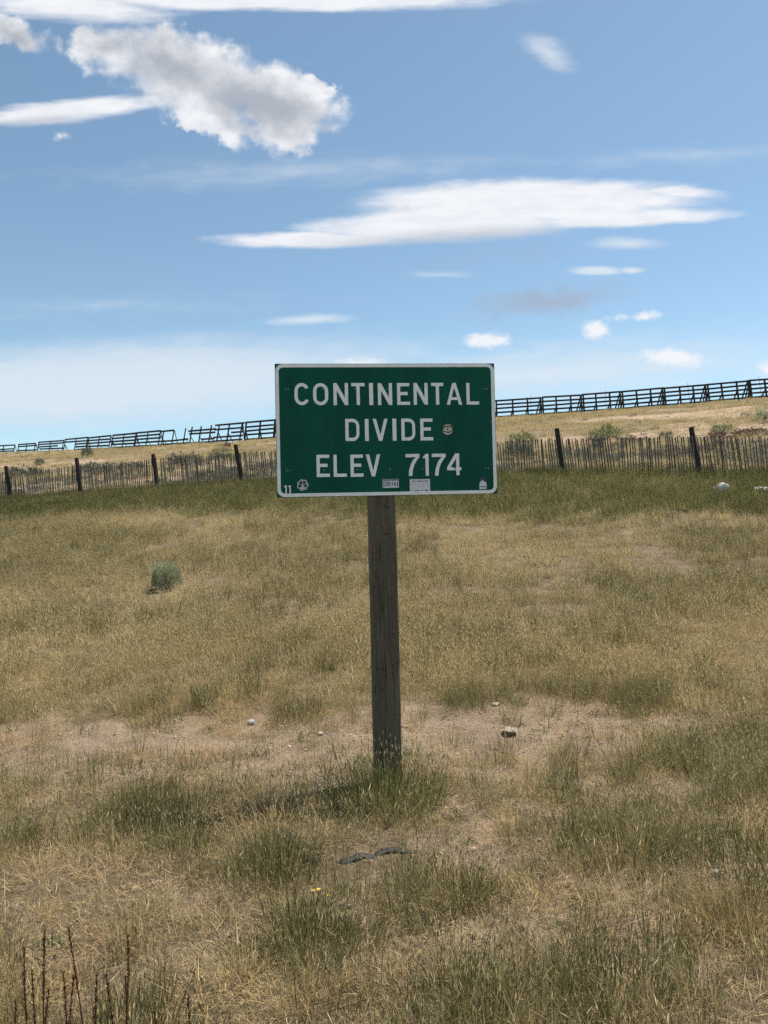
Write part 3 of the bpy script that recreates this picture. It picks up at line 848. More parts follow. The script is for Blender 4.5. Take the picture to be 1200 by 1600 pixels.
# ------------------------------------------------------------------ plants: blades in meshes
def ribbons(B, h, lean_dir, lean, w, curve, rnd, head=None, segs=3, rs=None):
    """B: (n,3) roots. Returns verts, faces, blade colours (random, height, head)"""
    n = len(B); rs = rs or np.random.default_rng(0)
    V, Fc, C = [], [], []
    ts = np.linspace(0, 1, segs + 1)
    face = rs.uniform(0, math.pi, n)
    sx, sy = np.cos(face), np.sin(face)
    base = 0
    hd = head if head is not None else np.zeros(n)
    P = []
    for t in ts:
        off = np.sin(lean) * h * t + curve * h * t ** 2.2
        x = B[:, 0] + np.cos(lean_dir) * off; y = B[:, 1] + np.sin(lean_dir) * off
        z = B[:, 2] + h * t * np.cos(lean) - curve * h * .45 * t ** 2.5
        P.append(np.stack([x, y, z], -1))
    side = np.stack([sx, sy, np.zeros(n)], -1)
    out = []
    for k, t in enumerate(ts):
        taper = (1 - t) ** .6 if True else 1
        ww = (w * taper)[:, None] * .5 if t < 1 else (w * .04)[:, None]
        out.append((P[k] - side * ww, P[k] + side * ww))
    m = 2 * (segs + 1)
    VV = np.zeros((n, m, 3)); CC = np.zeros((n, m, 4)); CC[..., 3] = 1
    for k in range(segs + 1):
        VV[:, 2 * k], VV[:, 2 * k + 1] = out[k]
        CC[:, 2 * k:2 * k + 2, 0] = rnd[:, None]; CC[:, 2 * k:2 * k + 2, 1] = ts[k]
    idx = (np.arange(n) * m)[:, None]
    quads = np.concatenate([idx + np.array([[2 * k, 2 * k + 1, 2 * k + 3, 2 * k + 2]]) for k in range(segs)])
    V = VV.reshape(-1, 3); C = CC.reshape(-1, 4)
    # seed heads: slim spindles round the tip
    q = np.nonzero(hd > 0)[0]
    if len(q):
        tip = P[-1][q]; below = P[-2][q]; dr = tip - below; dr /= np.linalg.norm(dr, axis=1)[:, None]
        hl = hd[q][:, None]
        a = tip - dr * hl * .25; m1 = tip + dr * hl * .2; c = tip + dr * hl * .75
        s2 = np.stack([-side[q][:, 1], side[q][:, 0], side[q][:, 2]], -1)
        wv = hl * .040 + .0006
        hv = np.stack([a, m1 - side[q] * wv, m1 + s2 * wv, m1 + side[q] * wv, m1 - s2 * wv, c], 1)
        o = len(V); V = np.concatenate([V, hv.reshape(-1, 3)])
        cc = np.zeros((len(q), 6, 4)); cc[..., 0] = rnd[q][:, None]; cc[..., 1] = 1; cc[..., 2] = .85; cc[..., 3] = 1
        C = np.concatenate([C, cc.reshape(-1, 4)])
        i = o + (np.arange(len(q)) * 6)[:, None]
        tri = np.concatenate([i + np.array([[0, 1 + e, 1 + (e + 1) % 4]]) for e in range(4)] + [i + np.array([[5, 1 + (e + 1) % 4, 1 + e]]) for e in range(4)])
    else: tri = np.zeros((0, 3), int)
    return V, quads, tri, C

def blade_mesh(parts, name):
    V = np.concatenate([p[0] for p in parts]); C = np.concatenate([p[3] for p in parts])
    offs = np.cumsum([0] + [len(p[0]) for p in parts[:-1]])
    Q = np.concatenate([p[1] + o for p, o in zip(parts, offs)]); T = np.concatenate([p[2] + o for p, o in zip(parts, offs)])
    me = bpy.data.meshes.new(name)
    me.vertices.add(len(V)); me.vertices.foreach_set('co', V.ravel())
    li = np.concatenate([Q.ravel(), T.ravel()]).astype(np.int32)
    me.loops.add(len(li)); me.loops.foreach_set('vertex_index', li)
    ls = np.concatenate([np.arange(len(Q)) * 4, len(Q) * 4 + np.arange(len(T)) * 3]).astype(np.int32)
    me.polygons.add(len(ls)); me.polygons.foreach_set('loop_start', ls)
    me.update(); me.validate()
    ca = me.color_attributes.new('blade', 'FLOAT_COLOR', 'POINT'); ca.data.foreach_set('color', C.ravel())
    return me

def tuft(seed, n, rad, h0, h1, w, lean=.25, curve=.25, heads=.3, headlen=.05, segs=3, wind=(0.10, math.pi * .0)):
    rs = np.random.default_rng(seed)
    r_ = rad * np.sqrt(rs.uniform(0, 1, n)); a = rs.uniform(0, 2 * math.pi, n)
    B = np.stack([r_ * np.cos(a), r_ * np.sin(a), np.full(n, -.015)], -1)
    h = rs.uniform(h0, h1, n) * (1 - .35 * (r_ / rad) ** 2)
    ld = a + rs.normal(0, .7, n)
    ln = np.abs(rs.normal(0, lean, n)) * (.4 + .8 * r_ / rad)
    cv = np.abs(rs.normal(0, curve, n))
    hd = np.where(rs.uniform(0, 1, n) < heads, rs.uniform(.6, 1.3, n) * headlen, 0)
    return ribbons(B, h, ld, ln, w * rs.uniform(.6, 1.3, n), cv, rs.uniform(0, 1, n), hd, segs, rs)

def source(name, meshes, mat):
    """clump shapes for the scatter, kept in a collection of their own outside the scene"""
    c = bpy.data.collections.new(name)
    for k, me in enumerate(meshes):
        me.materials.append(mat)
        o = bpy.data.objects.new('%s_%02d' % (name, k), me); c.objects.link(o)
    return c

# open spots of soil round the small things that lie on the ground
OPEN = [(hit(px, py), r) for px, py, r in ((560, 1344, .17), (618, 1334, .15), (484, 1344, .11), (498, 1405, .10), (393, 1132, .12), (501, 1148, .08), (775, 1103, .10), (795, 1146, .18), (1122, 1370, .13), (546, 1420, .06), (362, 1462, .06), (260, 924, .36))]
def scatter(name, label, cat, pts, coll, scale, tone, tilt=.12, zs=None):
    ok = np.ones(len(pts), bool)
    for c, r in OPEN: ok &= np.hypot(pts[:, 0] - c.x, (pts[:, 1] - c.y + .5 * r) / 1.3) > r
    pts, scale, tone = pts[ok], scale[ok], np.asarray(tone)[ok]
    n = len(pts); me = bpy.data.meshes.new(name)
    me.vertices.add(n); me.vertices.foreach_set('co', np.ascontiguousarray(pts, dtype=np.float32).ravel())
    rot = np.stack([rng.normal(0, tilt, n), rng.normal(0, tilt, n), rng.uniform(0, 2 * math.pi, n)], -1)
    sc = np.stack([scale, scale, scale * (zs if zs is not None else 1)], -1)
    for nm, typ, dat in (('rot', 'FLOAT_VECTOR', rot), ('scl', 'FLOAT_VECTOR', sc)):
        a = me.attributes.new(nm, typ, 'POINT'); a.data.foreach_set('vector', dat.astype(np.float32).ravel())
    a = me.attributes.new('idx', 'INT', 'POINT'); a.data.foreach_set('value', rng.integers(0, len(coll.objects), n).astype(np.int32))
    a = me.attributes.new('tone', 'FLOAT', 'POINT'); a.data.foreach_set('value', np.asarray(tone, np.float32))
    me.update()
    o = link(name, me)
    tag(o, label, cat, kind='stuff')
    ng = bpy.data.node_groups.new(name, 'GeometryNodeTree')
    ng.interface.new_socket('Geometry', in_out='INPUT', socket_type='NodeSocketGeometry')
    ng.interface.new_socket('Geometry', in_out='OUTPUT', socket_type='NodeSocketGeometry')
    N, L = ng.nodes, ng.links
    gi, go = N.new('NodeGroupInput'), N.new('NodeGroupOutput')
    ci = N.new('GeometryNodeCollectionInfo'); ci.inputs[0].default_value = coll
    ci.inputs['Separate Children'].default_value = True; ci.inputs['Reset Children'].default_value = True
    ip = N.new('GeometryNodeInstanceOnPoints'); ip.inputs['Pick Instance'].default_value = True
    def attr(nm, typ):
        q = N.new('GeometryNodeInputNamedAttribute'); q.data_type = typ; q.inputs[0].default_value = nm; return q.outputs[0]
    L.new(gi.outputs[0], ip.inputs['Points']); L.new(ci.outputs[0], ip.inputs['Instance'])
    L.new(attr('idx', 'INT'), ip.inputs['Instance Index']); L.new(attr('scl', 'FLOAT_VECTOR'), ip.inputs['Scale'])
    er = N.new('FunctionNodeEulerToRotation'); L.new(attr('rot', 'FLOAT_VECTOR'), er.inputs[0]); L.new(er.outputs[0], ip.inputs['Rotation'])
    L.new(ip.outputs[0], go.inputs[0])
    md = o.modifiers.new('scatter', 'NODES'); md.node_group = ng
    return o

def sample(n, y0, y1, margin=1.5, power=1.0, umax=.56):
    """points over the wedge the camera looks along, a step to each side included"""
    u = rng.uniform(0, 1, n)
    y = (y0 ** (1 + power) + u * (y1 ** (1 + power) - y0 ** (1 + power))) ** (1 / (1 + power))
    half = umax * y + margin
    x = rng.uniform(-1, 1, n) * half
    return x, y

def keep_at(x, y, prob):
    k = rng.uniform(0, 1, len(x)) < prob
    return x[k], y[k]

def pts_of(x, y): return np.stack([x, y, z_at(x, y)], -1)

c_olive = source('olive_tuft', [blade_mesh([tuft(100 + k, 44, .105, .10, .34, .0032, .20, .18, .14, .05)], 'olive') for k in range(8)], M['olive'])
c_bunch = source('bunch_tuft', [blade_mesh([tuft(900 + k, 120, .13, .12, .33, .0040, .26, .18, .2, .05)], 'bunch') for k in range(6)], M['olive'])
c_short = source('short_tuft', [blade_mesh([tuft(200 + k, 80, .22, .03, .11, .0034, .5, .5, .15, .03)], 'short') for k in range(6)], M['dry'])
c_dry = source('dry_tuft', [blade_mesh([tuft(300 + k, 44, .18, .10, .34, .0034, .28, .32, .36, .065)], 'dry') for k in range(8)], M['dry'])
c_field = source('field_tuft', [blade_mesh([tuft(400 + k, 40, .15, .10, .40, .0078, .30, .30, .35, .075)], 'field') for k in range(8)], M['dry'])
c_fieldg = source('field_green_tuft', [blade_mesh([tuft(450 + k, 36, .12, .10, .44, .0078, .18, .20, .3, .06)], 'fieldg') for k in range(6)], M['olive'])
c_lush = source('lush_tuft', [blade_mesh([tuft(500 + k, 70, .34, .18, .46, .011, .25, .25, .25, .08)], 'lush') for k in range(8)], M['lush'])
c_hill = source('hill_tuft', [blade_mesh([tuft(600 + k, 90, .80, .12, .36, .024, .4, .3, .4, .09, 2)], 'hill') for k in range(6)], M['dry'])
c_straw = source('straw_tuft', [blade_mesh([tuft(700 + k, 60, .09, .06, .20, .0035, .6, .6, .25, .03)], 'straw') for k in range(5)], M['straw'])
c_litter = source('litter', [blade_mesh([tuft(950 + k, 46, .24, .06, .22, .0034, 1.5, .15, .1, .03)], 'litter') for k in range(5)], M['straw'])
c_weed = source('weed', [blade_mesh([tuft(800 + k, 26, .07, .04, .12, .010, .8, .5, .2, .016)], 'weed') for k in range(5)], M['weed'])

def scatter_all():
    # foreground, olive upright grass in patches
    x, y = sample(15000, 1.5, 7.6, 1.2)
    n = .5 * fbm(x * .9, y * .9, 91, 3) + .5 * fbm(x * 2.8, y * 2.8, 93, 3)
    pr = np.clip((1 - bare(x, y)) ** 1.6 * (.06 + .94 * sstep(n, .44, .58)), .05, 1)
    dp = np.hypot((x - SIGN_BASE.x) / 1.25, y - (SIGN_BASE.y - .25))
    pr = pr * (1 - .88 * sstep(-dp, -1.15, -.7)) * (1 - .35 * sstep(-x, .2, 1.5))
    x, y = keep_at(x, y, np.maximum(pr * .60, .02))
    tn = .15 + .75 * fbm(x * .8, y * .8, 95, 3) * rng.uniform(.5, 1.3, len(x)) - .12 * sstep(fbm(x * 2.8, y * 2.8, 93, 3), .45, .6)
    scatter('olive_grass', 'upright olive green grass growing in patches in the foreground', 'grass', pts_of(x, y), c_olive, rng.uniform(.6, 1.15, len(x)), tn, .10)
    # bunch grass: dense dark tussocks
    x, y = sample(1500, 1.7, 7.2, 1.2)
    n = fbm(x * 1.2, y * 1.2, 97, 3)
    dp = np.hypot((x - SIGN_BASE.x) / 1.25, y - (SIGN_BASE.y - .25))
    x, y = keep_at(x, y, np.clip((1 - bare(x, y)) ** 1.2 * sstep(n, .40, .56) * sstep(dp, .8, 1.1) * .40, 0, 1))
    scatter('bunch_grass', 'dense dark olive bunch grass standing in tussocks across the foreground', 'grass', pts_of(x, y), c_bunch, rng.uniform(.55, 1.15, len(x)), rng.uniform(-.1, .35, len(x)), .06)
    # short dry stubble everywhere near
    x, y = sample(7000, 1.5, 9.5, 1.2)
    x, y = keep_at(x, y, np.clip((1 - bare(x, y)) * .75 + .03, 0, 1))
    scatter('dry_stubble', 'short dry stubble covering the soil near the sign', 'grass', pts_of(x, y), c_short, rng.uniform(.5, 1.2, len(x)), rng.uniform(.2, .9, len(x)), .2)
    # dead stems lying flat
    x, y = sample(2900, 1.5, 10.5, 1.2)
    x, y = keep_at(x, y, np.clip(.35 + .65 * sstep(fbm(x * 1.3, y * 1.3, 165, 3), .42, .6), 0, 1) * (1 - .92 * bare(x, y)))
    scatter('fallen_straw', 'dead straw stems lying flat on the soil around the sign', 'straw', pts_of(x, y) + np.array([0, 0, .012]), c_litter, rng.uniform(.6, 1.2, len(x)), rng.uniform(.0, .9, len(x)), .10, zs=.35)
    # dry grass close by
    x, y = sample(9000, 1.5, 11.5, 1.3)
    n = fbm(x * .8 + 5, y * .8, 111, 4)
    x, y = keep_at(x, y, np.clip((1 - bare(x, y)) ** 1.5 * (.10 + .75 * sstep(n, .42, .62)) * (.35 + .65 * sstep(y, 7, 9)), 0, 1))
    scatter('dry_grass', 'tan dry grass with seed heads in the near field', 'grass', pts_of(x, y), c_dry, rng.uniform(.55, 1.1, len(x)), .1 + .8 * rng.uniform(0, 1, len(x)), .12)
    # the field up to the green belt
    x, y = sample(24000, 7.2, 27, 2.0)
    n = fbm(x * .6, y * .6, 121, 4); b = bare(x, y); l = lush(x, y)
    keep = rng.uniform(0, 1, len(x)) < np.clip((1 - b) ** 1.5 * (.15 + .66 * sstep(.5 * n + .5 * fbm(x * 2.2, y * 2.2, 123, 2), .40, .58)) * (1 - .80 * l), 0, 1) * sstep(y, 7.0, 8.8)
    x, y = x[keep], y[keep]
    tn = np.clip(-.25 + 1.3 * fbm(x * .5, y * .5, 125, 3) + rng.normal(0, .16, len(x)), 0, 1)
    scatter('field_grass', 'tan seeding grass covering the field behind the sign', 'grass', pts_of(x, y), c_field, rng.uniform(.55, 1.05, len(x)), tn, .12)
    x, y = sample(16000, 7.2, 26, 2.0)
    n = fbm(x * .45, y * .45, 131, 4)
    x, y = keep_at(x, y, np.clip((1 - bare(x, y)) ** 1.5 * sstep(n, .40, .66) * .9 * (1 - .8 * lush(x, y)), 0, 1))
    scatter('field_green_grass', 'olive green grass mixed into the dry field behind the sign', 'grass', pts_of(x, y), c_fieldg, rng.uniform(.5, 1.05, len(x)), rng.uniform(.0, .7, len(x)), .1)
    # green belt
    x, y = sample(18000, 15, 33, 2.5)
    l = lush(x, y)
    x, y = keep_at(x, y, l * (.55 + .4 * sstep(fbm(x * .5, y * .5, 145, 3), .35, .55)))
    u = x / y; g = np.interp(u, FU, FPTS[:, 1]) - y
    tn = np.clip(-.05 + .85 * fbm(x * .4, y * .4, 141, 3) + rng.normal(0, .2, len(x)) + .2 * sstep(g, 3.5, 7.5) - .3 * sstep(-x, 8, 12) * sstep(g, 1.5, 3), 0, 1)
    scatter('lush_grass', 'dark green grass in a belt along the foot of the lath fence', 'grass', pts_of(x, y), c_lush, rng.uniform(.6, 1.1, len(x)), tn, .12)
    # hillside
    x, y = sample(36000, 24, 205, 6, umax=.6)
    u = x / y; yf = np.interp(u, FU, FPTS[:, 1]); yr = np.interp(u, CU, CPTS[:, 1])
    n = fbm(x * .16, y * .16, 151, 4)
    k = (y > yf + .1) & (y < yr + 3) & (rng.uniform(0, 1, len(x)) < np.clip((1 - .8 * bare(x, y)) * (.35 + .65 * sstep(n, .35, .6)) * (1 - .55 * sstep(y, 80, 170)), 0, 1))
    x, y = x[k], y[k]
    tn = np.clip(.15 + .8 * fbm(x * .12, y * .12, 155, 3) + rng.normal(0, .12, len(x)), 0, 1)
    scatter('hill_grass', 'tan dry grass covering the hillside below the snow fences', 'grass', pts_of(x, y), c_hill, rng.uniform(.6, 1.2, len(x)), tn, .1)
    # straw tufts and weeds on the bare strip
    x, y = sample(7500, 1.7, 10.5, 1.2)
    x, y = keep_at(x, y, np.clip(.05 + .6 * sstep(fbm(x * 1.4, y * 1.4, 161, 3), .51, .64), 0, 1) * (1 - .6 * bare(x, y)))
    scatter('straw', 'bleached straw tufts low on the bare soil', 'grass', pts_of(x, y), c_straw, rng.uniform(.4, 1.0, len(x)), rng.uniform(.2, .9, len(x)), .15)
    x, y = sample(5200, 3.0, 11.5, 1.2)
    x, y = keep_at(x, y, np.clip(.06 + .6 * sstep(fbm(x * .9, y * .9, 171, 3), .52, .66) * (.3 + .7 * sstep(x, -.5, 1.0)), 0, 1))
    scatter('low_weeds', 'small leafy green weeds sprouting on the bare soil', 'weeds', pts_of(x, y), c_weed, rng.uniform(.5, 1.2, len(x)), rng.uniform(0, .8, len(x)), .15)
scatter_all()

def rock_mesh(seed, sub=2, amp=.28):
    rr = np.random.default_rng(seed)
    bm = bmesh.new(); bmesh.ops.create_icosphere(bm, subdivisions=sub, radius=1)
    pl = [(Vector(rr.normal(0, 1, 3)).normalized(), rr.uniform(.55, .9)) for _ in range(9)]
    for v in bm.verts:
        for nrm, d in pl:
            e = v.co.dot(nrm) - d
            if e > 0: v.co -= nrm * e * .9
        v.co *= 1 + rr.uniform(-amp, amp) * .25
    return bm_mesh(bm, 'rock')

c_peb = bpy.data.collections.new('pebble_shapes')
for k in range(6):
    me = rock_mesh(900 + k, 1); me.materials.append(M['rockt'])
    o = bpy.data.objects.new('pebble_shape_%d' % k, me); c_peb.objects.link(o)
def pebbles():
    x, y = sample(26000, 1.6, 11, 1.2)
    x, y = keep_at(x, y, np.clip(bare(x, y) * .8 + .05, 0, 1))
    s = np.exp(rng.normal(math.log(.0065), .45, len(x)))
    scatter('gravel', 'small tan pebbles and clods on the bare soil', 'gravel', pts_of(x, y) + np.array([0, 0, .002]), c_peb, np.clip(s, .003, .03), rng.uniform(0, 1, len(x)), .3, zs=.6)
    x, y = sample(9000, 26, 150, 4, umax=.58)
    u = x / y; k = (y > np.interp(u, FU, FPTS[:, 1]) + .5) & (y < np.interp(u, CU, CPTS[:, 1]) - 1)
    x, y = x[k], y[k]; x, y = keep_at(x, y, np.clip(bare(x, y) * .5, 0, 1))
    s = np.exp(rng.normal(math.log(.075), .5, len(x)))
    scatter('hill_stones', 'scattered pale stones on the bare hillside soil', 'stones', pts_of(x, y), c_peb, np.clip(s, .03, .3), rng.uniform(0, 1, len(x)), .3, zs=.6)
pebbles()

# ------------------------------------------------------------------ shrubs
def shrub_meshes(seed, leaves, leaf, lw, flat=.75, open_=.15, jit=.45):
    rs = np.random.default_rng(seed)
    a = rs.uniform(0, 2 * math.pi, leaves); e = np.arcsin(rs.uniform(.02, 1, leaves))
    lj = .35 if jit > .8 else 1.0
    lump = 1 + lj * (.22 * np.sin(a * 3 + seed) * np.cos(e * 2) + .12 * np.sin(a * 7 + e * 5 + seed))
    r_ = lump * (1 - open_ * rs.exponential(1.0, leaves).clip(0, 2.6))
    ce = np.cos(e) ** .55
    d = np.stack([np.cos(a) * ce, np.sin(a) * ce, np.sin(e) * flat * 1.15], -1)
    P = d * r_[:, None]; P[:, 2] += .10
    L = leaf * rs.uniform(.6, 1.3, leaves)
    fol = ribbons(P - d * L[:, None] * .5, L, a + rs.normal(0, .4, leaves), ((math.pi / 2 - e) * .95 + rs.normal(0, jit, leaves) if jit < .8 else rs.uniform(.1, 1.7, leaves)), lw * rs.uniform(.7, 1.3, leaves), np.zeros(leaves), rs.uniform(0, 1, leaves), np.zeros(leaves), 2, rs)
    ns = 60
    a = rs.uniform(0, 2 * math.pi, ns); ln = rs.uniform(.1, 1.2, ns)
    st = ribbons(np.stack([.06 * np.cos(a), .06 * np.sin(a), np.full(ns, -.05)], -1), rs.uniform(.6, .95, ns), a, ln, np.full(ns, .022), np.full(ns, .05), rs.uniform(0, 1, ns), np.zeros(ns), 3, rs)
    return blade_mesh([fol], 'foliage'), blade_mesh([st], 'stems')

NEAR = shrub_meshes(1, 6500, .13, .026, jit=.9)
FARS = [shrub_meshes(10 + k, 700, .26, .060) for k in range(4)]
_cop = {}
def shrub(px, py, wid, hgt, mat, label, k=None, cat='shrub', group=None, name='sagebrush', depth=None):
    """px, py: foot of the shrub in the photo; wid, hgt in photo pixels"""
    p = hit(px, py) if depth is None else None
    if p is None:
        q = at(px, py, depth); p = Vector((q.x, q.y, float(z_at(q.x, q.y))))
    s = p.y / F
    root = empty(name, p); tag(root, label, cat, group)
    root.rotation_euler = (0, 0, random.uniform(0, 6.28))
    root.scale = (wid / 2 * s, wid / 2 * s, hgt * s / 1.02)
    fm, sm = NEAR if k is None else FARS[k % 4]
    key = (fm.name, mat)
    if key not in _cop: c = fm.copy(); c.materials.clear(); c.materials.append(M[mat]); _cop[key] = c
    key2 = (sm.name, 's')
    if key2 not in _cop: c = sm.copy(); c.materials.clear(); c.materials.append(M['twig']); _cop[key2] = c
    link('foliage', _cop[key], root); link('stems', _cop[key2], root)
G = 'shrubs on the hillside behind the lath fence'
shrub(260, 922, 48, 46, 'sage', 'round silver green sagebrush alone in the dry field')
shrub(136, 714, 20, 15, 'sage_dark', 'dark shrub standing just below the broken snow fence run at left', 0, group=G)
shrub(62, 727, 16, 11, 'sage_dark', 'small dark shrub above the lath fence between its two leftmost posts', 1, group=G)
shrub(355, 700, 14, 9, 'brush_red', 'small brown shrub on the slope above the fence post nearest the sign', 2, group=G)
shrub(348, 709, 36, 9, 'sage_pale', 'low pale shrub behind the lath fence left of the sign', 3, group=G)
shrub(815, 696, 50, 20, 'sage_pale', 'pale green shrub showing above the lath fence beside the sign', 0, group=G)
shrub(945, 686, 62, 17, 'sage_pale', 'wide pale shrub above the lath fence between the two right posts', 1, group=G)
shrub(950, 680, 24, 18, 'weed', 'bright green leafy shrub rising behind the wide pale one', 2, group=G)
shrub(1196, 656, 38, 20, 'sage', 'green sagebrush at the right edge below the snow fence', 3, group=G)
shrub(1128, 678, 42, 15, 'sage_pale', 'pale shrub on the slope right of the rightmost fence post', 0, group=G)
shrub(1172, 680, 60, 11, 'brush_red', 'low reddish brown brush below the green sagebrush at right', 1, group=G)
shrub(1040, 684, 24, 10, 'sage_dark', 'small dark shrub just left of the rightmost fence post', 2, group=G)
shrub(812, 716, 50, 26, 'sage_dark', 'dark shrub seen through the laths beside the sign', 3, group=G)
shrub(935, 706, 26, 26, 'sage_dark', 'dark upright shrub seen through the laths right of the leaning post', 0, group=G)
shrub(1122, 690, 34, 18, 'brush_red', 'reddish dark shrub seen through the laths right of the rightmost post', 1, group=G)
shrub(986, 694, 56, 10, 'brush_red', 'low reddish brush seen through the laths midway between the right posts', 2, group=G)
shrub(40, 748, 66, 20, 'sage_dark', 'grey green shrub seen through the laths near the left edge', 3, group=G)
shrub(150, 742, 70, 18, 'sage_dark', 'grey green shrub seen through the laths right of the second post', 0, group=G)
shrub(205, 736, 50, 14, 'sage_dark', 'grey green shrub seen through the laths just left of the third post', 1, group=G)
shrub(290, 728, 66, 20, 'sage_dark', 'dark shrub seen through the laths right of the third post', 2, group=G)
shrub(345, 722, 44, 16, 'sage_dark', 'dark shrub seen through the laths just left of the post nearest the sign', 3, group=G)
shrub(302, 768, 22, 12, 'sage_dark', 'little dark weed bush in front of the laths left of the sign', 0)

c_scrub = bpy.data.collections.new('scrub_shapes')
for k in range(4):
    me = shrub_meshes(40 + k, 130, .42, .11)[0]; me.materials.append(M['sage_dark'] if k % 2 else M['sage_pale'])
    o = bpy.data.objects.new('scrub_shape_%d' % k, me); c_scrub.objects.link(o)
def scrub():
    x, y = sample(5000, 27, 195, 5, umax=.58)
    u = x / y; yr = np.interp(u, CU, CPTS[:, 1])
    n = fbm(x * .14, y * .14, 181, 3)
    k = (y > np.interp(u, FU, FPTS[:, 1]) + 1) & (y < yr - 1.0) & (rng.uniform(0, 1, len(x)) < .10 + .5 * sstep(-(y - np.interp(u, FU, FPTS[:, 1])), -13, -9) + .45 * sstep(n, .48, .62) * (.35 + .65 * sstep(-x, -5, 10)))
    x, y = x[k], y[k]
    scatter('low_scrub', 'low grey green scrub dotted over the hillside', 'scrub', pts_of(x, y), c_scrub, rng.uniform(.15, .42, len(x)), rng.uniform(0, .9, len(x)), .1, zs=.7)
scrub()
def fence_scrub():
    x, y = sample(2300, 23, 46, 3, umax=.56)
    g = y - np.interp(x / y, FU, FPTS[:, 1])
    k = (g > .6) & (g < 11) & (rng.uniform(0, 1, len(x)) < .25 + .75 * sstep(fbm(x * .3, y * .3, 191, 3), .42, .58))
    x, y = x[k], y[k]
    scatter('fence_scrub', 'knee high grey brown scrub growing right behind the lath fence', 'scrub', pts_of(x, y), c_scrub2, rng.uniform(.18, .42, len(x)), rng.uniform(0, .6, len(x)), .1, zs=.8)
c_scrub2 = bpy.data.collections.new('fence_scrub_shapes')
for k in range(4):
    me = shrub_meshes(60 + k, 220, .34, .07)[0]; me.materials.append(M['brush_red'] if k == 3 else M['sage_dark'])
    o = bpy.data.objects.new('fence_scrub_shape_%d' % k, me); c_scrub2.objects.link(o)
fence_scrub()

# ------------------------------------------------------------------ single tufts that stand out
def grass_tuft(px, py, mat, label, seeds, n, rad, h0, h1, w=.0042, lean=.3, curve=.25, heads=.3, hl=.05, name='grass_tuft', offset=(0, 0)):
    p = hit(px, py); p.x += offset[0]; p.y += offset[1]; p.z = float(z_at(p.x, p.y))
    me = blade_mesh([tuft(seeds, n, rad, h0, h1, w, lean, curve, heads, hl)], 'tuft')
    o = link(name, me, None, M[mat]); o.location = p
    return tag(o, label, 'grass')
grass_tuft(602, 1262, 'tuft', 'tall dense grass tuft growing round the foot of the sign post', 31, 950, .36, .24, .47, .0045, .30, .2, .40, .05)
grass_tuft(430, 1275, 'straw', 'yellowish dry grass tuft left of the sign post', 32, 420, .30, .14, .27, .004, .45, .35, .4, .04)
grass_tuft(430, 1362, 'olive', 'dark green grass tuft in front of the yellowish one, left of the black scraps', 33, 380, .27, .14, .27, .0045, .30, .2, .25, .04)
grass_tuft(316, 1188, 'straw', 'fluffy orange straw tuft on the bare strip left of the post', 34, 420, .22, .10, .25, .003, .6, .5, .2, .03)
grass_tuft(215, 1186, 'straw', 'small orange straw tuft left of the fluffy one on the bare strip', 35, 260, .18, .06, .18, .003, .6, .5, .2, .03)
grass_tuft(40, 1160, 'straw', 'orange straw tuft at the left edge of the bare strip', 36, 300, .22, .10, .24, .003, .6, .5, .2, .03)
grass_tuft(1160, 1440, 'straw', 'rusty orange dry tuft at the right edge of the foreground', 37, 260, .22, .12, .26, .0035, .45, .4, .4, .04)
grass_tuft(1150, 1350, 'olive', 'tall olive tuft behind the rusty one at the right edge', 38, 420, .30, .18, .34, .0045, .25, .2, .35, .05)
grass_tuft(705, 1410, 'olive', 'loose reddish olive tuft right of the black scraps', 39, 260, .18, .14, .30, .004, .28, .2, .5, .05)
grass_tuft(200, 1640, 'olive', 'thick olive tuft in the bottom left among the dock stalks', 40, 340, .24, .16, .32, .0042, .28, .2, .3, .05)
grass_tuft(490, 1500, 'olive', 'green tuft below the yellow flowers', 41, 260, .17, .14, .28, .0042, .25, .2, .3, .05)
grass_tuft(690, 1590, 'olive', 'broad olive tuft at the bottom edge right of centre', 42, 330, .20, .14, .27, .0042, .28, .2, .35, .05)
grass_tuft(950, 1560, 'olive', 'broad dark green tuft at the bottom right', 43, 330, .22, .14, .27, .0042, .28, .2, .3, .05)

